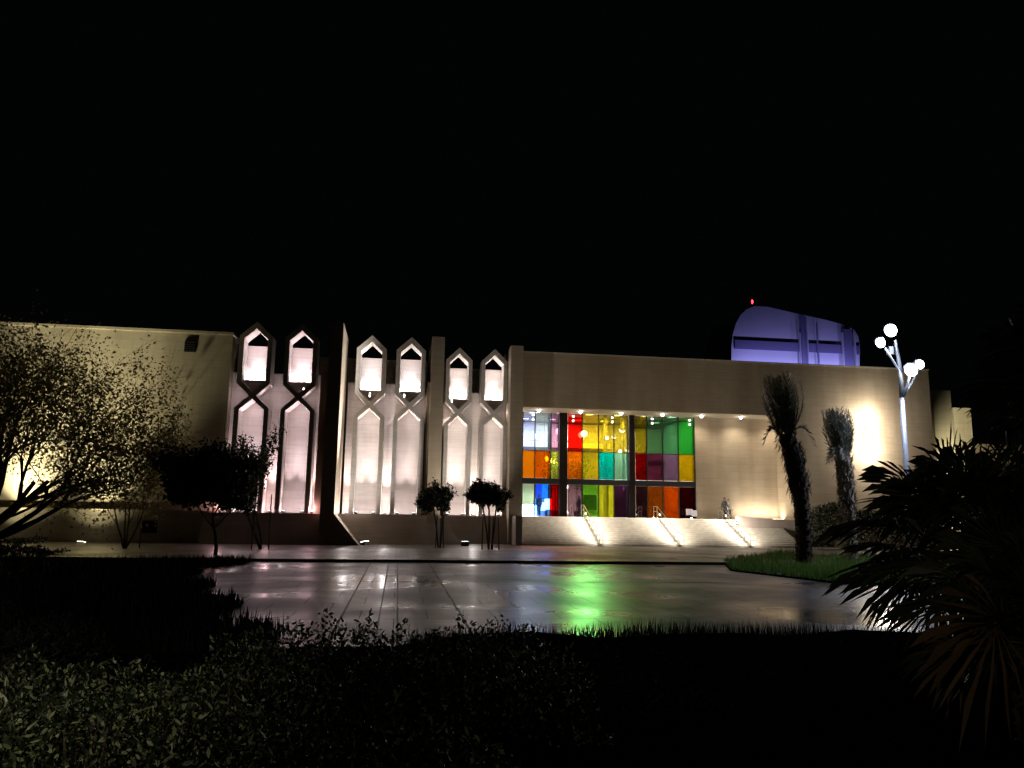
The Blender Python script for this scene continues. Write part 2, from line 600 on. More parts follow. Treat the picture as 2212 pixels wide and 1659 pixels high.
def fixture(name, label, group, pos, aim, energy, col, lens_mat, size=(0.5, 0.3, 0.28), spot=None, blend=1.0, cat="floodlight", src=0.12, off=0.12, extra=()):
    """box floodlight: housing, bracket, glowing lens, real spot inside"""
    pos = Vector(pos)
    t = thing(name, label, cat, pos, group)
    d = (Vector(aim) - pos).normalized()
    q = d.to_track_quat('Y', 'Z')
    sx, sy, sz = size
    b = MB()
    bb = MB().box(-sx / 2, sx / 2, -sy, 0, -sz / 2, sz / 2)
    bb.v = [pos + q @ v + Vector((0, 0, sz * .6)) for v in bb.v]
    bb.build("housing", M['fix'], t)
    ln = MB().box(-sx / 2 + .02, sx / 2 - .02, 0.003, 0.02, -sz / 2 + .02, sz / 2 - .02)
    ln.v = [pos + q @ v + Vector((0, 0, sz * .6)) for v in ln.v]
    ln.build("lens", lens_mat, t)
    sd = [pos + q @ Vector((m * (sx / 2 + .015), -sy / 2, 0)) for m in (1, -1)]
    hv = Vector((0, 0, sz * .6))
    br = MB().tube([sd[0] + hv, (sd[0].x, sd[0].y, pos.z + .01), (sd[1].x, sd[1].y, pos.z + .01), sd[1] + hv], 0.012, 5)
    br.build("bracket", M['dark_metal'], t)
    if energy:
        kw = dict(shadow_soft_size=src)
        if spot: kw.update(spot_size=spot, spot_blend=blend)
        lamp('SPOT' if spot else 'POINT', pos + Vector((0, 0, sz * .6)) + d * off, energy, col, t, aim=Vector(aim) + Vector((0, 0, sz * .6)), **kw)
    for (e2, an) in extra:
        lp_ = pos + Vector((0, 0, sz * .6)) + d * off
        if an: lamp('SPOT', lp_, e2, col, t, aim=Vector(aim) + Vector((0, 0, sz * .6)), spot_size=an, spot_blend=1, shadow_soft_size=src)
        else: lamp('POINT', lp_, e2, col, t, shadow_soft_size=src)
    return t


PINK = (1.0, 0.82, 0.90)
WARM = (1.0, 0.90, 0.80)
bays = [
    dict(n=55.0, c=[(544.5, 862), (644, 866)], sx=1.02, xl=(486, 900), xr=(692, 900), col=PINK, back=False, word="left"),
    dict(n=57.6, c=[(798, 872), (884.5, 874)], sx=1.0, xl=(749, 900), xr=(918, 900), col=(1.0, 0.90, 0.90), back=62.0, word="middle"),
    dict(n=60.5, c=[(990, 880), (1067, 882)], sx=0.95, xl=(955, 900), xr=(1092, 900), col=(1.0, 0.91, 0.88), back=66.0, word="right"),
]
ZB = Z(10.3)
bay_x = []
for bi, b in enumerate(bays):
    n = b['n']; nb = n + 1.5
    x0 = at(*b['xl'], nb).x; x1 = at(*b['xr'], nb).x
    bay_x.append((x0, x1))
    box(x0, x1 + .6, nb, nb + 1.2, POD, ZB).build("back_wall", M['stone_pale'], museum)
    box(x0 - .5, x1 + 1.1, n - 0.25, nb + 1.2, -0.05, POD - 0.045).build("podium", M['plinth'], museum)
    # battered foot in front of the podium
    MB().prism_x([(n - 0.25, POD - 0.1), (n - 1.3, -0.05), (n - 0.25, -0.05)], x0 - .5, x1 + 1.1).build("battered_plinth", M['plinth'], museum)
    # dark return pier at the right of the bay
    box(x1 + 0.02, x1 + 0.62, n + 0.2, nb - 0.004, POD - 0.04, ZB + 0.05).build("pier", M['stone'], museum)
    if b['back']:
        box(x0 - (3 if bi == 1 else 0), x1 + (1.5 if bi == 1 else .4), b['back'], b['back'] + (3 if bi == 1 else 1), POD, at(840, 777, b['back']).z if bi == 1 else at(1030, 797, b['back']).z).build("rear_wall", M['stone_wing'], museum)
    b['cx'] = []
    for ci, (px, py) in enumerate(b['c']):
        cx = at(px, py, n).x
        b['cx'].append(cx)
        fr = MB().plate(arch_polys(cx, 1, b['sx']), n, n + 1.46).build("arch_frame", M['stone_frame'], museum)
        hw = .70 * 1.1 * b['sx']
        box(cx - hw - .1, cx + hw + .1, nb + 0.02, nb + 0.3, ZB - 0.02, Z(12.05)).build("niche_panel", M['stone_pale'], fr)
        vv = MB().plate([[(cx - hw + .004, Z(9.56)), (cx, Z(8.87)), (cx + hw - .004, Z(9.56))], [(cx - hw + .004, Z(9.56)), (cx + hw - .004, Z(9.56)), (cx + hw - .004, Z(9.7)), (cx - hw + .004, Z(9.7))]], n + 0.55, n + 0.72)
        vv.build("sill_panel", M['stone_pale'], fr)
        for m in (-1, 1):  # bare fill lights added around the crossing and niche, without fixtures
            lamp('POINT', (cx + m * .78, n + .4, Z(8.8)), 13, b['col'], fr, shadow_soft_size=.12)
        lamp('POINT', (cx, n + .6, Z(7.75)), 16, b['col'], fr, shadow_soft_size=.08)
        lamp('POINT', (cx, n + .5, Z(11.9)), 30, b['col'], fr, shadow_soft_size=.08)
        bay_lab = ["the left bay", "the middle bay", "the right bay"][bi]
        pos_lab = ["left", "right"][ci]
        fixture("assumed_niche_uplight", f"small assumed uplight hidden at the foot of the {pos_lab} upper hexagonal niche in {bay_lab}", "assumed uplights inside the upper niches",
                (cx, n + 1.15, Z(9.64)), (cx, nb - 0.05, Z(13.6)), 420, [(1, .9, 1), (.93, .93, 1), (1, .95, .95)][bi], M['e_white'], (0.3, 0.16, 0.14), spot=R(60), blend=1, cat="uplight", src=0.05, off=0.05)  # assumed lamp, itself unseen, standing for the bright niche foot
        lamp('AREA', (cx, n + 1.10, Z(9.66)), 120, [(1, .88, 1), (.95, .95, 1), (1, .95, .95)][bi], fr, aim=(cx, nb - .05, Z(10.6)), shape='RECTANGLE', size=hw * 1.9, size_y=.06)  # bare strip light added for the bright band, no fixture
        # base uplights inside the tall arch, tight to the left and right reveals
        for m in (-1, 1):
            xx = cx + m * (.73 * 1.1 * b['sx'] - 0.2)
            fixture("arch_uplight", f"small lit uplight at the {'left' if m < 0 else 'right'} foot inside the {pos_lab} tall arch of {bay_lab}", "uplights at the feet of the tall arches",
                    (xx, n + 0.65, POD), (cx + m * .05, n + 1.35, Z(9.6)), 2500, b['col'], M['e_low'], (0.16, 0.12, 0.2), spot=R(40), blend=1.0, extra=((70, R(110)), (48, 0)), cat="uplight", src=0.04, off=0.03)
    # assumed wall washers between and beside the arches, added to light the back wall
    for k, xx in enumerate((x0 + 0.35, sum(b['cx']) / 2, x1 - 0.15)):
        fixture("assumed_wall_washer", f"small assumed wall washer on the podium {['left of', 'between', 'right of'][k]} the two tall arches of {['the left bay', 'the middle bay', 'the right bay'][bi]}", "assumed wall washers on the podium",
                (xx, n + 0.75, POD), (xx, nb - 0.12, Z(11)), 4200, b['col'], M['e_low'], (0.2, 0.12, 0.2), spot=R(42), blend=1.0, extra=((110, R(110)), (48, 0)), cat="uplight", src=0.04, off=0.03)
        lamp('POINT', (xx, n + .06, POD + .32), 80 if bi else 45, b['col'] if bi else (1, .55, .62), museum, shadow_soft_size=.05)  # added fill light for the glow on the plinth, no fixture

# small bar lamps clipped under the arch crossings
for bi, ci, px, py in ((0, 1, 656, 843), (1, 0, 799, 853), (1, 1, 873, 856), (2, 0, 976, 865)):
    n = bays[bi]['n']
    c = at(px, py, n + 0.6)
    t = thing("bar_lamp", f"small white bar lamp under the {['left', 'right'][ci]} upper niche of the {['left', 'middle', 'right'][bi]} bay", "lamp", c, "bar lamps under the niches")
    box(c.x - .05, c.x + .05, n + .58, n + .74, c.z - .16, c.z + .16).build("housing", M['fix'], t)
    box(c.x - .045, c.x + .045, n + .55, n + .575, c.z - .15, c.z + .15).build("lens", M['e_white'], t)
    lamp('SPOT', (c.x, n + .8, c.z - .9), 260, bays[bi]['col'], t, aim=(c.x, n + 1.9, 4.5), spot_size=R(120), spot_blend=1, shadow_soft_size=.1)

# ---- fins
fins = [(54.1, 711, 740.5, 59.4), (57.1, 933.5, 961, 63.5), (58.9, 1104.7, 1131.3, 64.3)]
for i, (n, pa_, pb, nb) in enumerate(fins):
    xa, xb = at(pa_, 740, n).x, at(pb, 740, n).x
    f = box(xa, xb, n, nb, -0.05 if i == 2 else POD - 0.02, TOP).build("fin_wall", M['stone'], museum)
    if i < 2:
        dx = 1.75
        MB().plate([[(xa, POD - .02), (xa, -0.05), (xb + dx, -0.05), (xb + dx, .05), (xb, POD - .02)]], n, n + 2.4).build("sloping_foot", M['stone'], f)

# ---- main block
xL = at(1131.3, 800, 58.9).x - 0.05
xR = at(2012, 900, NMAIN).x
ZS = at(1300, 884, NMAIN).z             # soffit height
xJ = at(1712, 1000, NMAIN).x            # right jamb of the recess
zT = at(1300, 769, NMAIN).z
main = MB()
main.box(xL, xR, NMAIN, NMAIN + 2.8, ZS, zT)
main.build("upper_wall", M['stone'], museum)
box(xJ, xR, NMAIN, NMAIN + 2.8, -0.05, ZS - 0.002).build("lower_wall", M['stone'], museum)
box(xL, xR, NMAIN + 2.8, NMAIN + 30, ZS + .3, zT - 0.01).build("block_behind", M['stone'], museum)
box(xR - 0.6, xR, NMAIN + 2.8, NMAIN + 30, -0.05, ZS + .3).build("side_wall", M['stone'], museum)
box(xL - .05, xR + .05, NMAIN - 0.05, NMAIN + 30.1, zT, zT + 0.12).build("coping", M['soffit'], museum)
xG0 = at(1128, 1000, NGL).x
xG1 = at(1501, 1000, NGL).x
box(xG1, xJ + 0.5, NGL, NGL + 0.6, POD - 0.1, ZS - 0.002).build("recess_wall", M['stone'], museum)
podm = MB().box(xL, xR - 1, 61.9, NGL + 12, -0.05, POD)
podm.build("podium", M['step'], museum)

# far pillars of the building, lit yellow
for k, (pa_, pb, py, n) in enumerate(((2018, 2057, 843, 66.0), (2060, 2098, 881, 74.0))):
    xa, xb = at(pa_, 900, n).x, at(pb, 900, n).x
    zt = at((pa_ + pb) / 2, py, n).z
    box(xa, xb, n, n + 1.6, -0.05, zt).build("pillar", M['stone_wing'], museum)
box(xR, at(2230, 900, 78).x + 6, 80, 95, -0.05, at(2150, 960, 80).z).build("rear_wall", M['stone'], museum)

# ---- stained glass entrance wall
cw = MB()
cols_px = [1129.6, 1156, 1189.6, 1209, 1225.7, 1258, 1293, 1326, 1359, 1371, 1396.7, 1431, 1464.4, 1499.5]
colsx = [at(p, 930, NGL).x for p in cols_px]
ZG = ZS - 0.03
zr2 = at(1300, 977, NGL).z
zt1, zt0 = at(1300, 1036, NGL).z, at(1300, 1048, NGL).z
zt1r, zt0r = at(1300, 1040, NGL).z, at(1300, 1050, NGL).z
window_wall = MB()
for i, x in enumerate(colsx):
    if i in (3, 4, 8, 9): continue
    window_wall.box(x - .035, x + .035, NGL - .04, NGL + .12, POD, ZG - .02)
wwo = window_wall.build("window_wall", M['dark_metal'], museum)
gb_ = MB()
for a, b in ((0, 3), (4, 8), (9, 13)):
    gb_.box(colsx[a] + .036, colsx[b] - .036, NGL - .01, NGL + .05, zr2 - .024, zr2 + .024)
gb_.build('glazing_bar', M['dark_metal'], wwo)
tm = MB().box(colsx[0], colsx[-1], NGL - .03, NGL + .5, zt0, zt1)
tm.build("transom", M['dark_metal'], wwo)
for a, b in ((3, 4), (8, 9)):
    box(colsx[a], colsx[b], NGL - .06, NGL + .8, POD, ZG - .01).build("pier", M['lobby_dark'], wwo)
colnames = {
    'top': [("pale blue", (.42, .48, .68)), ("pale blue", (.45, .52, .60)), ("lilac", (.42, .30, .40)), None, ("red", (.55, .035, .018)), ("yellow", (.52, .43, .08)), ("yellow", (.46, .40, .08)), ("yellow", (.46, .41, .09)), None, ("olive yellow", (.30, .27, .04)), ("sea green", (.14, .25, .15)), ("sea green", (.13, .28, .17)), ("green", (.08, .34, .10))],
    'mid': [("orange", (1, .50, .03)), ("orange", (.85, .32, .015)), ("pale yellow", (.75, .72, .24)), None, ("orange", (1, .38, .02)), ("yellow", (.66, .58, .07)), ("turquoise", (.01, .45, .40)), ("pale turquoise", (.28, .46, .36)), None, ("dark red", (.24, .008, .006)), ("purple", (.19, .07, .12)), ("grey lilac", (.23, .17, .24)), ("mustard yellow", (.42, .33, .02))],
    'low': [("clear", (.7, .85, .75)), ("blue", (.30, .5, .95)), ("red", (.55, .012, .006)), None, ("grey lilac", (.40, .30, .36)), ("green", (.30, .55, .12)), ("lime yellow", (.60, .62, .09)), ("dark purple", (.14, .07, .13)), None, ("dark plum", (.11, .055, .07)), ("brown orange", (.34, .15, .015)), ("orange", (.52, .17, .006)), ("dark red", (.10, .008, .004))],
}
gm = {}
for row, (z0, z1) in (('top', (zr2, ZG - .02)), ('mid', (zt1, zr2)), ('low', (POD, zt0))):
    for i, e in enumerate(colnames[row]):
        if e is None: continue
        nm, c = e
        if c not in gm: gm[c] = glass(f"{nm.replace(' ', '_')}_glass", c)
        pane = box(colsx[i] + .036, colsx[i + 1] - .036, NGL + .02, NGL + .035, z0 + .02, z1 - .02)
        pane.build("glass_pane", gm[c], wwo, label=f"{nm} glass pane in the {dict(top='tall top', mid='middle', low='door level')[row]} row")

# ---- lobby behind the glass
NB = NGL + 9
lob = MB()
lob.box(xG0 - .5, xG1 + .8, NB, NB + .3, POD, ZG + .2)
lob.build("lobby_back_wall", M['lobby_wall'], museum)
box(xG0 - .9, xG0 - .6, NGL + .2, NB, POD, ZG + .2).build("lobby_side_wall", M['lobby_wall'], museum)
box(xG1 + .35, xG1 + .8, NGL + .65, NB, POD, ZG + .2).build("lobby_side_wall", M['lobby_wall'], museum)
box(xG0 - .5, xG1 + .8, NMAIN + .05, NB, ZS + .25, ZS + .28).build("lobby_ceiling", M['soffit'], museum)
sf = MB().box(xL, xJ - .01, NMAIN + 0.02, NGL + .018, ZS - 0.03, ZS - .004)
zm = at(1300, 957, NGL + 5).z
mz = MB().box(xG0 - .5, at(1318, 960, NGL + 5).x, NGL + 5, NB, zm - .55, zm)
mezz = mz.build("mezzanine", M['lobby_wall'], museum)
box(xG0 - .5, at(1318, 960, NGL + 5).x, NGL + 4.95, NGL + 4.99, zm - .5, zm - .05).build("light_strip", M['e_yel'], mezz)
mr = MB()
xx = xG0 - .4
while xx < at(1318, 960, NGL + 5).x:
    mr.box(xx, xx + .03, NGL + 5.05, NGL + 5.08, zm, zm + 1.0); xx += 0.9
mr.box(xG0 - .5, at(1318, 960, NGL + 5).x, NGL + 5.04, NGL + 5.09, zm + 1.0, zm + 1.05)
mr.build("railing", M['steel'], mezz)

for px, ww in ((1309, .28), (1347, .22), (1188, .3), (1303, .2)):
    cc_ = at(px, 1000, NGL + 3.4)
    if px == 1303: box(cc_.x - ww / 2, cc_.x + ww / 2, NGL + 2.0, NGL + 2.2, POD, at(px, 1044, NGL + 2).z).build("lobby_column", M['lobby_wall'], museum)
    else: box(cc_.x - ww / 2, cc_.x + ww / 2, NGL + 3.4, NGL + 3.8, POD, ZS + .24).build("lobby_column", M['lobby_wall'] if px != 1188 else M['lobby_dark'], museum)
for px, py, ww, hh, mm in ((1240, 1020, 1.5, 1.3, 'wood'), (1275, 1085, 1.2, 1.4, 'leaf_dark'), (1340, 1090, .9, 1.7, 'wood'), (1430, 1000, 2.6, .18, 'lobby_dark'), (1430, 925, 5.5, .14, 'lobby_dark'), (1250, 915, 6.0, .14, 'lobby_dark')):
    cc_ = at(px, py, NB - .3)
    box(cc_.x - ww / 2, cc_.x + ww / 2, NB - .35, NB - .02, cc_.z - hh / 2, cc_.z + hh / 2).build("lobby_panel", M[mm], museum)
# assumed lobby ceiling lamps (lit panels), added to light the room: two rows
lp = None
for k in range(6):
    fx = xG0 + (xG1 - xG0) * (k + .5) / 6
    for j, yy in enumerate((NGL + 2.2, NGL + 6.5)):
        t = thing("assumed_ceiling_light", f"assumed square ceiling light in the lobby, {['first', 'second', 'third', 'fourth', 'fifth', 'sixth'][k]} from the left in the {['front', 'back'][j]} row", "ceiling light", (fx, yy, ZS + .2), "assumed ceiling lights in the lobby")
        box(fx - .35, fx + .35, yy - .35, yy + .35, ZS + .18, ZS + .245).build("frame", M['fix'], t)
        box(fx - .3, fx + .3, yy - .3, yy + .3, ZS + .165, ZS + .178).build("diffuser", M['e_white'], t)
        e = [900, 800, 680, 520, 340, 320][k]
        lamp('AREA', (fx, yy, ZS + .15), e, (1, .95, .88), t, aim=(fx, yy, 0), shape='SQUARE', size=.55)

# pendant and globe lamps seen through the glass
def pendant(px, py, n, r, mat, lab, col=None, e=0, sq=1.5):
    c = at(px, py, n)
    t = thing("pendant_lamp", lab, "pendant lamp", (c.x, n, ZS + .16), "pendant lamps in the lobby")
    MB().tube([(c.x, n, c.z + r * sq), (c.x, n, ZS + .24)], .012, 6).build("cord", M['dark_metal'], t)
    MB().ball(c, r, 14, 10, (1, 1, sq)).build("shade", mat, t, smooth=True)
    return t, c


pendant(1158, 942, NGL + 2.5, .14, M['e_white'], "small oval white pendant lamp behind the pale blue panes")
pendant(1205, 932, NGL + 3.0, .19, M['e_white'], "larger oval white pendant lamp behind the lilac pane")
pendant(1181, 991, NGL + 3.2, .13, M['e_white'], "oval white pendant lamp at the top of the cascade behind the orange pane", sq=1.8)
pendant(1191, 995, NGL + 3.2, .08, M['e_white'], "slim white pendant lamp, second of the descending cascade", sq=2.5)
pendant(1197, 997, NGL + 3.2, .08, M['e_white'], "slim white pendant lamp, third of the descending cascade", sq=2.5)
pendant(1203, 1003, NGL + 3.2, .08, M['e_white'], "slim white pendant lamp, lowest of the descending cascade", sq=2.5)
for px, py in ((1213, 1052), (1333, 1056)):
    pendant(px + 14, py, NGL + 2, .06, M['e_white'], "slim white pendant at door level beside the " + ("first dark pier" if px < 1300 else "purple pane"), sq=3)

# globe lamp on the glass wall; green beam added to colour the plaza
gl = at(1262, 937, NGL - .5)
t = thing("globe_lamp", "bright round yellow-green lamp fixed before the red and yellow panes", "lamp", (gl.x, NGL - .06, gl.z))
MB().ball(gl, .27, 18, 12).build("globe", M['e_globe'], t, smooth=True)
MB().tube([gl + Vector((0, .26, 0)), (gl.x, NGL - .07, gl.z)], .03, 8).build("arm", M['dark_metal'], t)
tgt = gnd(1262, 1290)
lamp('SPOT', gl + Vector((0, -.4, -.1)), 2100, (.16, 1, .22), t, aim=tgt, spot_size=R(15), spot_blend=0.6, shadow_soft_size=.75)

# reception desk, screen, planter and sculpture inside
dx0, dx1 = at(1126, 1100, NGL + 2).x, at(1160, 1100, NGL + 2).x
t = thing("reception_desk", "white glowing reception desk at the left end of the lobby", "desk", ((dx0 + dx1) / 2, NGL + 2.3, POD))
box(dx0, dx1, NGL + 2, NGL + 2.7, POD, POD + .95).build("counter_front", M['e_box'], t)
box(dx0 - .05, dx1 + .05, NGL + 1.95, NGL + 2.8, POD + .95, POD + 1.0).build("counter_top", M['white'], t)
a, b_ = at(1164, 1046, NGL + 3.5), at(1186, 1076, NGL + 3.5)
t = thing("video_screen", "hanging video screen glowing cyan and blue above the desk", "screen", ((a.x + b_.x) / 2, NGL + 3.5, b_.z))
box(a.x - .3, b_.x + .05, NGL + 3.52, NGL + 3.62, b_.z - .05, a.z + .05).build("case", M['dark_metal'], t)
box(a.x + .25, b_.x, NGL + 3.49, NGL + 3.515, b_.z, a.z).build("picture", M['e_screen'], t)
box(a.x - .26, a.x + .22, NGL + 3.49, NGL + 3.515, b_.z - .02, a.z).build("picture", M['e_screen2'], t)
MB().tube([((a.x + b_.x) / 2, NGL + 3.57, a.z), ((a.x + b_.x) / 2, NGL + 3.57, ZS + .24)], .02, 6).build("hanger", M['dark_metal'], t)
for k, (px, ww, hh) in enumerate(((1172, .8, 1.2), (1184, .6, 1.5))):
    c = at(px, 1100, NGL + 3.4)
    t = thing("display_case", ["low white lit display case under the video screen", "tall white lit display case next to the red door pane"][k], "display case", (c.x, NGL + 3.4, POD), "display cases in the lobby")
    box(c.x - ww / 2, c.x + ww / 2, NGL + 3.2, NGL + 3.7, POD, POD + hh * .4).build("base", M['white'], t)
    box(c.x - ww / 2 + .04, c.x + ww / 2 - .04, NGL + 3.24, NGL + 3.66, POD + hh * .4 + .002, POD + hh).build("lit_case", M['e_box'], t)


# ---- soffit over the porch, with downlights
sf.build("soffit", M['soffit'], museum)
for k, px in enumerate((1164, 1254, 1342, 1431, 1515, 1600, 1680)):
    c = at(px, 890, NGL - 1.35)
    x = c.x
    t = thing("soffit_downlight", f"tiny white downlight in the porch soffit, {['first', 'second', 'third', 'fourth', 'fifth', 'sixth', 'seventh'][k]} from the left", "downlight", (x, NGL - 1.35, ZS), "downlights in the porch soffit")
    MB().tube([(x, NGL - 1.35, ZS - .001), (x, NGL - 1.35, ZS - .09)], .10, 12).build("trim", M['white'], t)
    MB().ball((x, NGL - 1.35, ZS - .10), .11, 10, 8, (1, 1, 1)).build("bulb", M['e_bulb'], t, smooth=True)
    lamp('SPOT', (x, NGL - 1.35, ZS - .25), 270 if k < 4 else 460, (1, .89, .72), t, aim=(x, NGL - .6, 0), spot_size=R(140), spot_blend=1, shadow_soft_size=.05)
    lamp('POINT', (x, NGL - 1.35, ZS - .5), 14, (1, .88, .68), t, shadow_soft_size=.1)

# ---- entrance steps with railings
NS = 13
Yt, Yb = 61.9, 56.9
xs0 = at(1124, 1150, 58).x
xs1 = at(1720, 1150, 58).x
st = MB()
prof = []
rise = (POD - 0.12) / NS
tread = (Yt - Yb) / NS
prof.append((Yt, 0.05))
y, z = Yb, 0.05
prof.append((y, z))
z = 0.12
for k in range(NS):
    z = 0.12 + rise * (k + 1)
    prof.append((y, z))
    y = Yb + tread * (k + 1)
    prof.append((y, z))
prof[-1] = (Yt, POD)
st.prism_x(prof, xs0, xs1)
st.v = st.v
tag(st.build("entrance_steps", M['step']), "broad pale stone steps rising to the stained glass entrance", "steps")
cheek = MB().plate([[(xs0 - .5, .1), (xs0 - .02, .1), (xs0 - .02, POD + .02), (xs0 - .5, POD + .02)]], Yb + .1, Yt)
cheek.build("cheek_wall", M['plinth'], museum)

# ramp wall right of the steps
rx0, rx1 = at(1592, 1110, 60.2).x, at(1800, 1130, 60.2).x
rw = MB().plate([[(rx0, POD - .3), (rx0, POD + .28), (at(1712, 1125, 60.2).x, POD - .02), (rx1, POD - .25), (rx1, .1), (rx0 + 1.6, .1)]], 60.2, 60.5)
tag(rw.build("ramp_wall", M['plinth']), "low grey-brown ramp wall with sloping top at the right end of the steps", "wall")
# assumed linear wall washer hidden behind it, added for the bright wall foot
c0, c1 = at(1600, 1120, NGL - .9).x, at(1708, 1120, NGL - .9).x
t = thing("assumed_linear_washer", "assumed long low light strip on the podium washing the recessed wall", "wall washer", ((c0 + c1) / 2, NGL - .9, POD))
box(c0, c1, NGL - .95, NGL - .8, POD, POD + .08).build("housing", M['fix'], t)
box(c0 + .02, c1 - .02, NGL - .93, NGL - .82, POD + .082, POD + .09).build("lens", M['e_warm'], t)
lamp('AREA', ((c0 + c1) / 2, NGL - .85, POD + .12), 210, (1, .90, .74), t, aim=((c0 + c1) / 2, NGL - .3, POD + 3.2), shape='RECTANGLE', size=c1 - c0, size_y=.08)


def railing(px_top, lab, k):
    x = at(px_top, 1126, Yt - .1).x
    t = thing("handrail", lab, "handrail", (x, Yb, .12), "handrails on the entrance steps")
    pts = [(Yt + .9, POD), (Yt + .05, POD)]
    for j in range(1, 6):
        yy = Yt - (Yt - Yb) * j / 5
        pts.append((yy + .05, max(.12, .12 + (POD - .12) * (1 - j / 5))))
    pts.append((Yb - .9, .12))
    H = .95
    for (yy, zz) in pts:
        MB().tube([(x, yy, zz), (x, yy, zz + H)], .022, 8).build("post", M['steel'], t)
    for hh in (H, .55):
        MB().tube([(x, yy, zz + hh) for yy, zz in pts], .022, 8).build("rail", M['steel'], t)
    for j in range(1, 7):
        yy = Yt - (Yt - Yb) * (j - .3) / 6
        zz = .12 + (POD - .12) * (yy - Yb) / (Yt - Yb)
        box(x - .03, x + .03, yy - .03, yy + .03, zz + .46, zz + .58).build("step_light", M['e_warm'], t)
        for m in (-1, 1):
            lamp('SPOT', (x + m * .06, yy - .45, zz + .62), 200, (1, .91, .78), t, aim=(x + m * 2.2, yy + .7, zz - .1), spot_size=R(140), spot_blend=1, shadow_soft_size=.05)
    return t


railing(1262, "steel handrail with step lights at the left of the entrance steps, under the yellow panes", 0)
railing(1421, "steel handrail with step lights in the middle of the entrance steps, below the orange panes", 1)
railing(1563, "steel handrail with step lights at the right of the entrance steps, beside the walking person", 2)

# easel signs by the glass
for k, (px, py, ww) in enumerate(((1489, 1106, .55), (1500, 1109, .45))):
    c = at(px, py, NGL - .5 - .2 * k)
    t = thing("sign_board", ["square pale sign board on a stand at the right end of the glass", "narrower pale sign board on a stand in front of the recessed wall edge"][k], "sign", (c.x, c.y, POD), "sign boards by the glass")
    box(c.x - ww / 2, c.x + ww / 2, c.y, c.y + .03, c.z - .25, c.z + .25).build("board", M['cloth_white'], t)
    box(c.x - ww / 2 + .03, c.x + ww / 2 - .03, c.y - .006, c.y - .002, c.z - .22, c.z + .22).build("sign_face", M['e_sign'], t)
    MB().tube([(c.x, c.y + .05, POD), (c.x, c.y + .05, c.z)], .02, 6).build("stand", M['dark_metal'], t)

# ================================================================== FLOODLIGHTS ON THE GROUND
g1 = gnd(788, 1166, 0.12)
fixture("ground_floodlight", "white ground floodlight beside the sloping foot of the tallest stone fin", "floodlights on the terrace", (at(788, 1166, 54.4).x, 54.4, .12), (at(748, 900, 56).x, 55.6, 10), 2200, (1, .97, .92), M['e_white'], (0.5, 0.25, 0.36), spot=R(120), blend=1, src=.1, extra=((50000, R(26)),))
fixture("ground_floodlight", "white ground floodlight between the two tallest young trees before the right bay", "floodlights on the terrace", (at(1004, 1160, 54.6).x, 54.6, .12), (at(985, 900, 60).x, 60.5, 10), 3000, (1, .95, .86), M['e_white'], (0.5, 0.25, 0.36), spot=R(78), blend=1, src=.1)
# wing floods
for k, (px, e, lab) in enumerate(((176, 9500, "yellow ground floodlight under the small multi-stemmed tree, lighting the wing wall"), (2, 14000, "yellow ground floodlight at the far left, under the large tree"))):
    x = at(px, 1168, 53.2).x
    fixture("ground_floodlight", lab, "floodlights by the wing wall", (x, 53.2, 0.0), (x + (.7 if k == 0 else .5), 55.3, 11.0), e, (1, .9, .58), M['e_warm'], (0.45, 0.25, 0.3), spot=R(74), blend=1, src=.1, extra=((e * .9, R(34)), (500, R(120))))
# overlit patch on the main wall: a glowing oval added in its place
c = at(1873, 940, NMAIN)
t = thing("wall_glow_oval", "glowing oval added for the overlit patch on the big bare wall right of the palms", "floodlight", (c.x, NMAIN - .02, c.z))
MB().ball((c.x, NMAIN - .5, c.z), .30, 14, 10, (1.2, .6, 3.6)).build("diffuser", M['e_wall_glow'], t, smooth=True)
for m in (-.7, .7):
    MB().tube([(c.x, NMAIN - .02, c.z + m), (c.x, NMAIN - .5, c.z + m)], .03, 8).build("arm", M['white'], t)
for m in (-1.3, 1.3):
    lamp('POINT', (c.x, NMAIN - 1.3, c.z + m), 760, (1, .92, .78), t, shadow_soft_size=.2)
fx_ = at(1590, 1150, 43).x  # added lamp with no visible source, lifts the upper wall
fixture("ground_floodlight", "low fill lamp added at the left tip of the grass bed to brighten the wall", "added fill lamps by the palms", (fx_, 42.5, .05), (at(1380, 820, NMAIN).x, NMAIN, 12.5), 3000, (1, .88, .68), M['e_low'], (0.3, 0.2, 0.22), spot=R(75), blend=1, src=.15)
# assumed uplight added to brighten the far pillars, out of sight
fixture("ground_floodlight", "assumed warm floodlight at the foot of the two detached pillars", "assumed floodlights by the hedge", (at(2070, 1100, 62).x, 60.0, 0), (at(2056, 900, 68).x, 68, 7), 26000, (1, .92, .62), M['e_warm'], (0.45, 0.25, 0.3), spot=R(60), blend=1, src=.1)

# ================================================================== STREET LAMP
def head_pos(px, py): return at(px, py, 36.5)


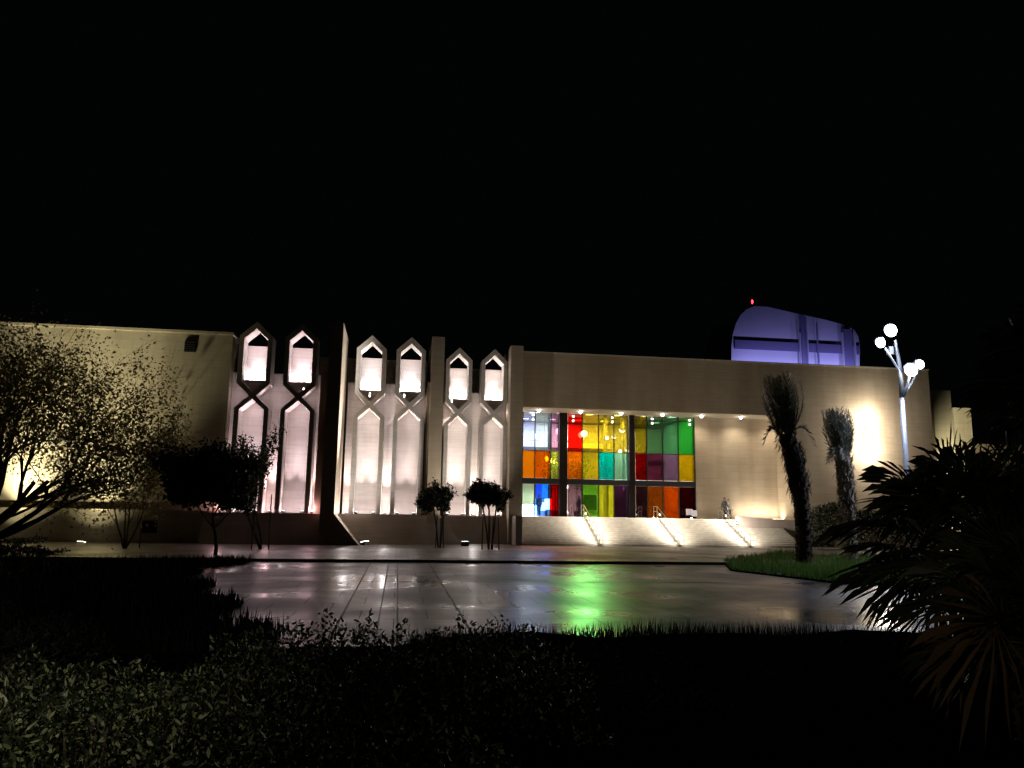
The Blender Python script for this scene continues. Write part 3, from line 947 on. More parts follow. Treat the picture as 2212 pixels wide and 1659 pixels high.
pb_ = gnd(1962, 1226, 0)
pb_ = Vector((at(1957, 1000, 38.5).x, 38.5, 0))
sl_t = thing("street_lamp", "tall pale metal street lamp with four bright white heads beside the palms", "street lamp", pb_)
topz = at(1942, 765, 38.5).z
sh = MB().tube([(pb_.x, 38.5, 0), (pb_.x, 38.5, 4), (pb_.x, 38.5, at(1950, 860, 38.5).z)], [.17, .15, .13], 14)
pole = sh.build("pole", M['pole'], sl_t, smooth=True)
zf = at(1950, 860, 38.5).z
ctr = Vector((pb_.x, 38.5, zf))
fork = [((1926, 716), (-.2, .1)), ((1904, 743), (-.5, -.6)), ((1966, 801), (.3, -.4)), ((1988, 789), (.6, .3))]
MB().tube([ctr, at(1945, 800, 38.5), at(1934, 735, 38.5)], [.13, .11, .07], 10).build("arm", M['pole'], sl_t, smooth=True)
MB().tube([ctr, at(1942, 800, 38.2), at(1912, 752, 38.0)], [.10, .06, .05], 10).build("arm", M['pole'], sl_t, smooth=True)
MB().tube([ctr, at(1960, 835, 38.2), at(1966, 806, 38.0)], [.10, .07, .05], 10).build("arm", M['pole'], sl_t, smooth=True)
MB().tube([ctr, at(1968, 830, 38.7), at(1988, 792, 38.9)], [.10, .06, .05], 10).build("arm", M['pole'], sl_t, smooth=True)
MB().tube([(pb_.x, 38.5, 0), (pb_.x, 38.5, .06)], .3, 12).build("base_plate", M['pole'], sl_t)
for (px, py, rr, yy) in ((1924, 713, .36, 38.3), (1902, 740, .27, 37.9), (1968, 799, .36, 37.9), (1987, 787, .25, 38.0)):
    c = at(px, py, yy)
    h = MB().tube([c + Vector((0, .04, .06)), c + Vector((0, .22, .14)), c + Vector((0, .42, .2))], [rr * .98, rr * .8, rr * .35], 14).build("lamp_head", M['pole'], sl_t, smooth=True)
    MB().ball(c, rr, 16, 10, (1, .35, 1)).build("lens", M['e_cool'], h, smooth=True)
    lamp('SPOT', c + Vector((0, -.35, -.1)), 1100, (.66, .74, 1.0), sl_t, aim=c + Vector((-3.5, -5, -11)), spot_size=R(118), spot_blend=1, shadow_soft_size=.2)
lamp('POINT', at(1975, 800, 36.8), 60, (.70, .78, 1.0), sl_t, shadow_soft_size=.2)
lamp('POINT', at(1905, 735, 36.9), 50, (.70, .78, 1.0), sl_t, shadow_soft_size=.2)
# small camera bracket on the pole
MB().box(at(1921, 752, 38.5).x - .12, at(1921, 752, 38.5).x + .12, 38.3, 38.6, at(1921, 766, 38.5).z, at(1921, 750, 38.5).z).build("sensor_box", M['pole'], sl_t)

# assumed lamp, unseen behind the viewpoint, added to light shrubs and fan palm
t = thing("assumed_garden_lamp", "assumed garden lamp post, unseen behind the viewpoint, left of the shrub border", "lamp post", (-3.4, -2.6, .5))
MB().tube([(-3.4, -2.6, .5), (-3.4, -2.6, 4.6)], [.06, .045], 8).build("post", M['pole'], t)
MB().ball((-3.4, -2.6, 4.7), .16).build("globe", M['e_warm'], t, smooth=True)
lamp('SPOT', (-3.2, -2.4, 4.6), 105, (1, .84, .60), t, aim=(2.9, 5.6, 1.7), spot_size=R(34), spot_blend=1, shadow_soft_size=.1)
lamp('SPOT', (-3.4, -2.35, 4.6), 1000, (1, .94, .70), t, aim=(-3.5, 3.4, .9), spot_size=R(46), spot_blend=1, shadow_soft_size=.1)

# ================================================================== TOWER BEHIND
nt_ = 140.0
def T(px, py): p = at(px, py, nt_); return (p.x, p.z)
outline = [(1580, 830), (1580, 790), (1580, 748), (1583, 722), (1590, 698), (1600, 680), (1613, 668), (1630, 661), (1660, 663), (1720, 677), (1780, 690), (1826, 702), (1845, 712), (1854, 726), (1857, 745), (1857, 800), (1857, 830)]
op = [T(*p) for p in outline]
tb = Vector((op[0][0], nt_, 0))
tower = thing("curved_tower", "purple-lit curved building with arched left edge rising behind the museum roof", "building", (op[8][0], nt_, 0))
base_pts = [(op[-1][0], 0), (op[0][0], 0)]
MB().plate([list(reversed(op + base_pts))], nt_, nt_ + 14).build("facade_shell", M['tower'], tower)
b1, b2 = T(1590, 737)[1], T(1590, 754)[1]
box(T(1586, 745)[0], T(1855, 750)[0], nt_ - .35, nt_ - .02, b2, b1 + .2).build("horizontal_band", M['tower_dark'], tower)
for pa_, pb2, pt in ((1728, 1741, 676), (1762, 1765, 690), (1818, 1838, 704)):
    box(T(pa_, 750)[0], T(pb2, 750)[0], nt_ - .6, nt_ - .4, 20, T(pa_, pt + 8)[1]).build("vertical_band", M['tower_dark'], tower)
for pa_ in (1724, 1740, 1816, 1842):
    box(T(pa_, 750)[0], T(pa_ + 1.6, 750)[0], nt_ - .9, nt_ - .3, 20, T(pa_, 720)[1]).build("rib", M['tower'], tower)
zb = T(1700, 800)[1]
for k, px in enumerate((1610, 1675, 1735, 1790, 1840)):
    x = T(px, 800)[0]
    lamp('SPOT', (x, nt_ - 4.5, zb - 4), 3300, (.38, .36, 1.0), tower, aim=(x, nt_, zb - 1), spot_size=R(120), spot_blend=1, shadow_soft_size=.3)  # assumed purple lamps, out of sight and without fixtures
t = thing("aviation_light", "small red warning light above the top of the purple tower", "light", (at(1625, 656, nt_ + 1).x, nt_ + 1, at(1625, 656, nt_ + 1).z))
c = at(1625, 652, nt_ + 1)
MB().ball(c, .22, 10, 8, (.8, .8, 1.9)).build("bulb", M['e_red'], t, smooth=True)
MB().tube([(c.x, c.y, c.z - 1.6), (c.x, c.y, c.z - .3)], .05, 6).build("mast", M['dark_metal'], t)

# ================================================================== TREES
def rnd_dir():
    while True:
        v = Vector((random.uniform(-1, 1), random.uniform(-1, 1), random.uniform(-1, 1)))
        if 0.05 < v.length < 1: return v.normalized()


def grow(wood, leaves, p, d, length, rad, depth, maxd, lf, spread=.6, up=.15, env=None):
    pts, rs = [p], [rad]
    segs = 4 if depth < 2 else 3
    for i in range(segs):
        d = (d + rnd_dir() * .18 + Vector((0, 0, up * .3))).normalized()
        p = p + d * length / segs
        pts.append(p); rs.append(rad * (1 - .45 * (i + 1) / segs))
    wood.tube(pts, rs, 7 if depth < 2 else 4, cap=False)
    if depth >= maxd - 1:
        for q in pts[1:]:
            for _ in range(lf['n']):
                c = q + rnd_dir() * random.uniform(0, lf['r'])
                if env and not env(c): continue
                leaves.leaf(c, (rnd_dir() + Vector((0, 0, -.2))), rnd_dir(), lf['l'] * random.uniform(.6, 1.3), lf['w'] * random.uniform(.6, 1.3), random.uniform(-.1, .1))
    if depth < maxd:
        k = lf['k'] + (random.random() < .4)
        for j in range(k):
            nd = (d + rnd_dir() * spread + Vector((0, 0, up))).normalized()
            s = pts[random.randint(max(1, len(pts) - 3), len(pts) - 1)]
            grow(wood, leaves, s, nd, length * random.uniform(.62, .85), rs[-1] * .8, depth + 1, maxd, lf, spread, up, env)


def tree(name, label, base, trunks, length, rad, maxd, lf, mat, group=None, spread=.6, up=.15, env=None, seed=1, stakes=(), first=None):
    random.seed(seed)
    t = thing(name, label, "tree", base, group)
    base = Vector(base)
    wd, lv = MB(), MB()
    for d in trunks:
        st0 = base + Vector((random.uniform(-.08, .08), 0, -.05))
        dd_ = Vector(d).normalized()
        if first:
            e_ = st0 + dd_ * first
            wd.tube([st0, st0.lerp(e_, .5) + Vector((.05, 0, 0)), e_], [rad * 1.3, rad * 1.1, rad], 7, cap=False)
            for _ in range(3): grow(wd, lv, e_, (dd_ + rnd_dir() * .8).normalized(), length, rad * .8, 1, maxd, lf, spread, up, env)
        else:
            grow(wd, lv, st0, dd_, length, rad, 0, maxd, lf, spread, up, env)
    wd.build("trunk", M['bark'], t, smooth=True)
    lv.build("crown", mat, t)
    for (sx, h) in stakes:
        MB().tube([base + Vector((sx, random.uniform(-.3, .3), -.05)), base + Vector((sx * .9, 0, h))], .035, 6).build("stake", M['stake'], t)
    return t


# large tree at the left, its trunk just out of the picture
bx = at(-75, 1180, 44)
tree("large_tree", "large spreading olive-green tree at the left edge before the floodlit wing wall", (bx.x, 44, 0),
     [(.75, 0, 1), (.3, .3, 1.2), (.1, -.3, 1), (1.1, .1, .62), (-.4, .1, 1), (.9, -.2, 1.1), (.6, .3, 1.5), (1.2, .2, .9)], 5.0, .20, 5,
     dict(n=2, r=1.3, l=.20, w=.11, k=3), M['leaf_olive'], spread=.68, up=.06, seed=11, env=lambda c: c.x < bx.x + 10.4 - .35 * max(0, c.z - 6) and c.z < 11.6 + .7 * math.sin(c.x * 1.4) + random.uniform(-.8, .5))
bx = at(268, 1182, 47)
tree("slender_tree", "small multi-stemmed tree with thin pale foliage right of the large tree", (bx.x, 47, 0),
     [(-.35, 0, 1), (.05, .1, 1), (.35, 0, 1), (.15, -.1, 1.1)], 2.9, .06, 4,
     dict(n=5, r=.5, l=.18, w=.09, k=2), M['leaf_olive'], spread=.5, up=.2, seed=5, stakes=((.85, 3.8),))
bx = at(462, 1195, 41)
t = tree("dark_tree", "dense dark tree with a straight trunk in front of the wing wall's right end", (bx.x, 41, 0),
         [(-.05, 0, 1)], 2.0, .10, 5, dict(n=15, r=.85, l=.24, w=.13, k=3), M['leaf_dark'], spread=.9, up=.08, seed=23,
         env=lambda c: c.z > 1.8 + .5 * math.sin(c.x * 3) and ((c.x - bx.x + .6) / 2.2) ** 2 + ((c.z - 4.8) / 2.9) ** 2 < .95 + .5 * math.sin(c.x * 2.9 + 1) * math.sin(c.z * 2.3) + random.uniform(-.15, .3))
bx = at(565, 1186, 47)
tree("young_tree", "young tree with loose leaves between stakes, covering the foot of the leftmost arch", (bx.x, 47, 0),
     [(-.25, 0, 1), (.1, 0, 1), (-.55, 0, 1)], 2.4, .05, 4, dict(n=9, r=.5, l=.2, w=.10, k=3), M['leaf_mid'], "young staked trees",
     spread=.5, up=.15, seed=8, stakes=((-.55, 3.4), (.4, 3.2)))
bx = at(950, 1180, 51)
tree("young_tree", "young tree with a drooping dark crown before the second stone fin, stakes around it", (bx.x, 51, 0),
     [(-.15, 0, 1), (.03, 0, 1)], .75, .045, 4, dict(n=13, r=.42, l=.2, w=.11, k=2), M['leaf_dark'], "young staked trees",
     spread=.8, up=.0, seed=31, first=2.7, env=lambda c: ((c.x - bx.x + .35) / 1.15) ** 2 + ((c.z - 3.5) / 1.35) ** 2 < .85 + .6 * math.sin(c.x * 4) * math.sin(c.z * 3.7) + random.uniform(-.1, .4), stakes=((-.25, 2.2), (.22, 2.2), (.02, 2.0)))
bx = at(1058, 1183, 49.5)
tree("young_tree", "young tree with a dense round dark crown before the right bay, stakes around it", (bx.x, 49.5, 0),
     [(-.15, 0, 1), (.1, 0, 1), (.0, .1, 1)], .75, .045, 4, dict(n=24, r=.42, l=.2, w=.11, k=2), M['leaf_dark'], "young staked trees",
     spread=.8, up=.02, seed=14, first=2.6, env=lambda c: ((c.x - bx.x + .15) / 1.2) ** 2 + ((c.z - 3.5) / 1.15) ** 2 < .85 + .5 * math.sin(c.x * 4.4 + 2) * math.sin(c.z * 3.9) + random.uniform(-.1, .4), stakes=((-.5, 2.1), (-.1, 2.2), (.2, 2.2), (.55, 2.1)))

# ================================================================== PALMS (fronds tied up)
def palm(label, px, n, base_py, lean_px, top_py, crown_py, wtrunk, mat_t, seed, mat_f):
    random.seed(seed)
    b = at(px, base_py, n); b.z = 0
    neck = at(lean_px[0], crown_py, n)
    mid = at(lean_px[1], (crown_py + base_py) / 2, n)
    t = thing("date_palm", label, "palm tree", (b.x, n, 0), "date palms with tied fronds")
    tr = MB()
    K = 26
    pts, rs = [], []
    for i in range(K + 1):
        s = i / K
        p = (Vector((b.x, n, -.05)) * (1 - s) ** 2 + mid * 2 * s * (1 - s) + neck * s * s)
        pts.append(p); rs.append(wtrunk * (1.08 - .1 * s + (.28 if .55 < s < .9 else 0)) * (1.06 if i % 2 else .95))
    tr.tube(pts, rs, 14)
    # stubs of cut frond bases spiralling up the trunk
    for i in range(240):
        s = (i / 240)
        k = s * K; a = int(min(k, K - 1)); p = pts[a].lerp(pts[a + 1], k - a)
        r = rs[a]
        th = i * 2.4
        o = Vector((math.cos(th), math.sin(th), 0))
        q = p + o * r * .85
        L = .16 + (.28 * random.random() if s > .55 else .0)
        tr.leaf(q, o * .55 + Vector((0, 0, 1)), o, L, .16, .05)
        tr.tube([q, q + o * .09 + Vector((0, 0, .13))], [.07, .03], 5)
    for i in range(420):
        s = random.uniform(.5, 1.0)
        k = s * K; a = int(min(k, K - 1)); p = pts[a].lerp(pts[a + 1], k - a)
        th = random.uniform(0, 6.28); o = Vector((math.cos(th), math.sin(th), 0))
        tr.leaf(p + o * rs[a] * .9, o * random.uniform(.2, .7) + Vector((0, 0, random.choice((-1, -1, 1)))), o, random.uniform(.25, .6), .07, .05)
    tr.build("trunk", mat_t, t)
    fr = MB()
    H = at(px, top_py, n).z - neck.z
    for i in range(54):
        th = random.uniform(0, 2 * math.pi)
        o = Vector((math.cos(th), math.sin(th) * .8, 0))
        L = H * random.uniform(.75, 1.08)
        op_ = random.uniform(.02, .30)
        drop = -.12 * H if i % 3 == 0 else 0
        pp = []
        for j in range(8):
            s = j / 7
            pp.append(neck + Vector((0, 0, drop * (1 - s) * .6 - (.2 if drop else 0))) + o * (wtrunk * .8 + L * op_ * (math.sin(s * 2.2) * .7 + s * .35)) + Vector((-.28 * s * s * H * .35, 0, s * L * (.95 if not drop else .7))))
        if i % 9 == 0:
            pp = [neck + Vector((0, 0, -.1)) + o * (wtrunk * .7 + L * .42 * (j / 7)) + Vector((0, 0, L * (.75 * (j / 7) - .95 * (j / 7) ** 2))) for j in range(8)]
        fr.tube(pp, [.025 * (1 - .8 * j / 7) for j in range(8)], 4)
        for j in range(2, 26):
            s = j / 26
            k = s * 7; a = int(k); p = pp[a].lerp(pp[min(a + 1, 7)], k - a)
            tang = (pp[min(a + 1, 7)] - pp[a]).normalized()
            for m in (1, -1):
                side = tang.cross(o).normalized() * m
                fr.leaf(p, tang * .9 + side * .7 + rnd_dir() * .3, o, .50 * (1 - s * .35), .05)
    fr.build("fronds", mat_f, t)
    return t


palm("taller dark-trunked date palm standing on the grass before the recessed wall", 1736, 38, 1222, (1700, 1742), 814, 935, .36, M['palm_dark'], 3, M['frond'])
palm("shorter date palm coloured pale as if floodlit, in front of the brightest wall patch", 1840, 39.5, 1222, (1818, 1836), 886, 975, .29, M['palm_bark_lit'], 9, M['frond_lit'])

# ================================================================== FAN PALMS in the right foreground
def fan_leaf(mb, c, d, upv, r, nb=27, spread=R(250), wid=.014):
    d = d.normalized()
    a = d.cross(upv).normalized()
    nn = a.cross(d)
    for i in range(nb):
        th = (i / (nb - 1) - .5) * spread * random.uniform(.97, 1.03)
        e = (d * math.cos(th) + a * math.sin(th))
        L = r * (1 - .25 * abs(th) / (spread / 2)) * random.uniform(.85, 1.05)
        side = nn.cross(e).normalized()
        wv = wid * random.uniform(.8, 1.2)
        p0 = c + e * .02
        p1 = c + e * L * .45 + nn * .03
        p2 = c + e * L * .78 - Vector((0, 0, L * .05))
        p3 = c + e * L - Vector((0, 0, L * random.uniform(.10, .30)))
        mb.add([p0, p1 + side * wv, p2 + side * wv * .55, p3, p2 - side * wv * .55, p1 - side * wv, p1 + nn * .012],
               [(0, 1, 6), (0, 6, 5), (1, 2, 3, 6), (6, 3, 4, 5)])


def fan_palm(label, base, heights, n_leaf, r, reach, seed, bias=Vector((0, 0, 0)), dead=4):
    random.seed(seed)
    base = Vector(base)
    t = thing("fan_palm", label, "fan palm", base, "fan palms at the right edge")
    tr = MB()
    tr.tube([base + Vector((0, 0, -.1)), base + Vector((0, 0, heights[0]))], [.17, .14], 12)
    for i in range(60):
        th = i * 2.4; o = Vector((math.cos(th), math.sin(th), 0))
        q = base + o * .14 + Vector((0, 0, heights[0] * i / 60))
        tr.tube([q, q + o * .08 + Vector((0, 0, .16))], [.05, .02], 5)
    tr.build("trunk", M['palm_dark'], t)
    top = base + Vector((0, 0, heights[0]))
    g = MB(); dd = MB()
    for i in range(n_leaf):
        th = i * 2.399 + random.uniform(-.2, .2)
        el = math.sin(-1.1 + 2.5 * (i + .5) / n_leaf) if True else 0
        elev = R(-55) + R(135) * (i + .5) / n_leaf
        d = Vector((math.cos(th) * math.cos(elev), math.sin(th) * math.cos(elev), math.sin(elev))) + bias
        d.normalize()
        L = reach * random.uniform(.75, 1.15)
        st_ = top + Vector((0, 0, random.uniform(-.25, .1)))
        pts = [st_, st_ + d * L * .5 + Vector((0, 0, .04)), st_ + d * L]
        tgt_ = dd if elev < R(-38) and i < dead else g
        tgt_.tube(pts, [.016, .011, .008], 4)
        upv = Vector((0, 0, 1)) if abs(d.z) < .8 else Vector((0, 1, 0))
        fan_leaf(tgt_, pts[-1], d + rnd_dir() * .3, upv + rnd_dir() * .5, r * random.uniform(.85, 1.15))
    g.build("green_fans", M['fan'], t)
    if dd.f: dd.build("withered_fans", M['fan_dead'], t)
    return t


p1 = at(2125, 1225, 7.6)
fan_palm("big dark fan palm at the right edge, its spiky leaves reaching across the lit wall", (p1.x, 7.6, .5), (1.6,), 44, .82, .80, 4, dead=0)
p2 = at(2320, 980, 8.8)
fan_palm("taller fan palm behind, rising against the black sky at the right edge", (p2.x, 8.8, .5), (3.6,), 60, .7, .66, 12, dead=0)
p3 = at(2260, 1500, 5.6)
t = fan_palm("lowest fan palm at the bottom right with withered brown leaves hanging down", (p3.x, 5.6, .5), (1.0,), 22, .66, .5, 21, dead=0)
random.seed(5)
for (cx_, cy_, n_, dx_, dy_, dz_, rr_) in ((2150, 1345, 5.0, -.55, 0, -1, .80), (2165, 1340, 5.3, -1, .2, .10, .62), (2080, 1400, 5.6, -.8, 0, -.5, .5)):
    f_ = MB()
    c_ = at(cx_, cy_, n_)
    f_.tube([(p3.x, 5.6, 1.5), (c_ + Vector((p3.x, 5.6, 1.6))) / 2, c_], [.018, .013, .010], 5)
    fan_leaf(f_, c_, Vector((dx_, dy_, dz_)), Vector((0, -1, .15)), rr_, 9, R(120), .013)
    f_.build("withered_fan", M['fan_dead'], t)

# ================================================================== GRASS ISLAND, HEDGE, SHRUBS
isl = [gnd(1563, 1216), gnd(1578, 1233), gnd(1684, 1246), gnd(1802, 1260), gnd(1960, 1268), gnd(2300, 1285), gnd(2300, 1212), gnd(1825, 1205), gnd(1684, 1198)]
isl = [(p.x, p.y) for p in isl]
im = MB().prism_z(isl, -.08, .05)
tag(im.build("grass_bed_soil", M['soil']), kind="structure")


def inside(x, y, poly):
    c = False
    for (x1, y1), (x2, y2) in zip(poly, poly[1:] + poly[:1]):
        if (y1 > y) != (y2 > y) and x < (x2 - x1) * (y - y1) / (y2 - y1) + x1: c = not c
    return c


random.seed(77)
gr = MB()
bx0, bx1 = min(p[0] for p in isl), min(34, max(p[0] for p in isl))
by0, by1 = min(p[1] for p in isl), max(p[1] for p in isl)
k = 0
while k < 26000:
    x, y = random.uniform(bx0, bx1), random.uniform(by0, by1)
    if not inside(x, y, isl): continue
    k += 1
    h = random.uniform(.12, .42) * (.7 + .5 * math.sin(x * 1.3) * math.cos(y * .9) + .2)
    a = random.uniform(0, 6.28)
    s = Vector((math.cos(a), math.sin(a), 0)) * .02
    tp = Vector((x, y, .04)) + rnd_dir() * .12 + Vector((0, 0, h))
    gr.add([Vector((x, y, .04)) - s, Vector((x, y, .04)) + s, tp], [(0, 1, 2)])
tag(gr.build("grass", M['grass']), "tufty bright green grass bed around the two date palms", "grass", kind="stuff")


random.seed(99)
dg = MB()  # added dark fringe, imitates the light falling off at the paving edge
for i in range(16000):
    k = random.random()
    e0 = random.randint(0, len(eg) - 2)
    q = eg[e0].lerp(eg[e0 + 1], random.random())
    off = random.expovariate(1 / 1.6)
    x, y = q.x - off + .7 + .5 * math.sin(q.y * 1.3), q.y + random.uniform(-.8, .8)
    h = random.uniform(.08, .32)
    a = random.uniform(0, 6.28)
    sd_ = Vector((math.cos(a), math.sin(a), 0)) * .03
    b0 = Vector((x, y, -.08))
    dg.add([b0 - sd_, b0 + sd_, b0 + rnd_dir() * .12 + Vector((0, 0, h + .1))], [(0, 1, 2)])
tag(dg.build("shade_fringe", M['leaf_shade']), "near-black grass added to fade the left edge of the wet paving into shade", "grass", kind="stuff")
bgm = MB()
for i in range(15000):
    x = random.uniform(.2, 11); y = random.uniform(7.2, 11.6) + .7 * math.sin(x * .35)
    h = random.uniform(.0, .09) * (1 + .6 * math.sin(x * 2.7) * math.sin(y * 2))
    a = random.uniform(0, 6.28)
    sd_ = Vector((math.cos(a), math.sin(a), 0)) * .008
    b0 = Vector((x, y, .50))
    bgm.add([b0 - sd_, b0 + sd_, b0 + rnd_dir() * .06 + Vector((0, 0, h + .16))], [(0, 1, 2)])
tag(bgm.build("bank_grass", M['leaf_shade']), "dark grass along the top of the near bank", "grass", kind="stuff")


def shrub(name, label, cat, lo, hi, n, mat, ls, group=None, seed=1, zfun=None):
    """leafy mass filling an uneven box; woody stems inside"""
    random.seed(seed)
    lo, hi = Vector(lo), Vector(hi)
    t = thing(name, label, cat, ((lo.x + hi.x) / 2, (lo.y + hi.y) / 2, lo.z), group)
    lf, sm = MB(), MB()
    for i in range(max(6, n // 250)):
        x, y = random.uniform(lo.x, hi.x), random.uniform(lo.y, hi.y)
        top = zfun(x, y) if zfun else hi.z
        cxm, cym = (lo.x + hi.x) / 2, (lo.y + hi.y) / 2
        sm.tube([(cxm, cym, lo.z - .05), (cxm * .4 + x * .6, cym * .4 + y * .6, lo.z + (top - lo.z) * .3), (x, y, lo.z + (top - lo.z) * .85)], [.014, .011, .005], 4)
    for i in range(n):
        x, y = random.uniform(lo.x, hi.x), random.uniform(lo.y, hi.y)
        top = zfun(x, y) if zfun else hi.z
        u = random.random() ** .45
        z = lo.z + (top - lo.z) * u
        lf.leaf6(Vector((x, y, z)), rnd_dir() + Vector((0, -.2, .7)), rnd_dir(), ls * random.choice((.5, .7, 1, 1, 1.5)) * random.uniform(.7, 1.3), ls * .45 * random.uniform(.6, 1.3), random.uniform(-.15, .15))
    sm.build("stems", M['bark'], t)
    lf.build("leaves", mat, t)
    return t


# clipped hedge before the big wall
h0, h1 = at(1752, 1100, 56).x, at(2060, 1100, 56).x
shrub("hedge", "dark rounded hedge along the foot of the big wall behind the palms", "hedge", (h0, 55.2, 0), (h1, 57.2, 3.2), 15000, M['leaf_dark'], .17, seed=3,
      zfun=lambda x, y: 3.15 + .35 * math.sin((x - h0) * .9) + .15 * math.sin(x * 2.7) - 1.2 * max(0, 1 - (x - h0) / 1.2) ** 2)

# low foreground border, lit at the left: separate bushes side by side
def top_f(cx, cy, rx, ry, h):
    return lambda x, y: .5 + h * max(.25, math.sqrt(max(0, 1 - ((x - cx) / rx) ** 2 * .8 - ((y - cy) / ry) ** 2 * .6))) + .10 * math.sin(x * 9 + cy) * math.sin(y * 8) + .05 * math.sin(x * 23 + cy * 3)


bush_specs = [
    (-1.9, 2.9, 1.0, .8, .60, 9000, "low leafy bush filling the bottom left corner, its pale leaves catching light"),
    (-.7, 3.1, .9, .8, .58, 8000, "low leafy bush second from the left in the lit foreground border"),
    (-3.1, 4.5, 1.2, 1.0, .74, 8000, "leafy bush at the left edge behind the corner bush"),
    (-1.6, 4.7, 1.1, 1.0, .78, 9000, "leafy bush in the middle of the lit foreground border"),
    (-.2, 4.6, 1.0, .9, .66, 7000, "smaller bush where the lit foreground border fades into the dark"),
    (-2.4, 6.2, 1.3, 1.0, .66, 9000, "bush at the back of the border under the wet paving"),
    (-.5, 6.3, 1.2, .9, .96, 9000, "upright-twigged bush at the back edge before the plaza joints"),
    (.75, 6.6, .9, .8, .90, 6500, "rightmost bush of the border, its upright twigs dark against the violet reflection"),
]
for k, (cx, cy, rx, ry, h, n, lab) in enumerate(bush_specs):
    shrub("border_bush", lab, "bush", (cx - rx, cy - ry, .5), (cx + rx, cy + ry, .5 + h), int(n * .95), M['leaf_shrub'], .043, "bushes of the foreground border", seed=40 + k, zfun=top_f(cx, cy, rx, ry, h))
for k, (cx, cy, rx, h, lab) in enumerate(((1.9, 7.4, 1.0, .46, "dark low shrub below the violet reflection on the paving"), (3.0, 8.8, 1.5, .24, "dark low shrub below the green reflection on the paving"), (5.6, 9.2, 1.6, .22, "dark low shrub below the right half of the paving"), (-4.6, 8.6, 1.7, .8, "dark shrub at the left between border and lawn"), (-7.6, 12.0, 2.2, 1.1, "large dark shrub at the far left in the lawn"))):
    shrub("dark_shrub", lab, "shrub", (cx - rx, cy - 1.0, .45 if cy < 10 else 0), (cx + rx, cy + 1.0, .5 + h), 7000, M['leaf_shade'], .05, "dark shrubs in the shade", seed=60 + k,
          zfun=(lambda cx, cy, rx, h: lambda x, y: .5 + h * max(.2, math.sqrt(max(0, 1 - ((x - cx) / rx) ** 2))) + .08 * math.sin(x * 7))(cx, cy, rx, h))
# planting strips at the left
for k, (x0, x1, y0, y1, h, lab) in enumerate(((-45, -21, 50.0, 52.4, .35, "long low planting strip along the foot of the wing wall"), (-40, -15.5, 38.2, 41.2, .38, "dark low planting strip on the plaza side of the path"))):
    shrub("low_hedge", lab, "hedge", (x0, y0, -.05), (x1, y1, h), 9000, M['leaf_dark'], .16, "low planting strips", seed=80 + k, zfun=lambda x, y, h=h: h + .1 * math.sin(x * 1.7) + .06 * math.sin(x * 5 + y))

# white bollard seen through the fan palm
c = gnd(1880, 1213)
t = thing("bollard", "short pale bollard standing in the grass behind the fan palm leaves", "bollard", (c.x, c.y, 0))
MB().tube([(c.x, c.y, -.05), (c.x, c.y, .95)], [.13, .12], 12).build("post", M['white'], t, smooth=True)
MB().tube([(c.x, c.y, .95), (c.x, c.y, 1.03), (c.x, c.y, 1.08)], [.15, .15, .06], 12).build("cap", M['pole'], t, smooth=True)


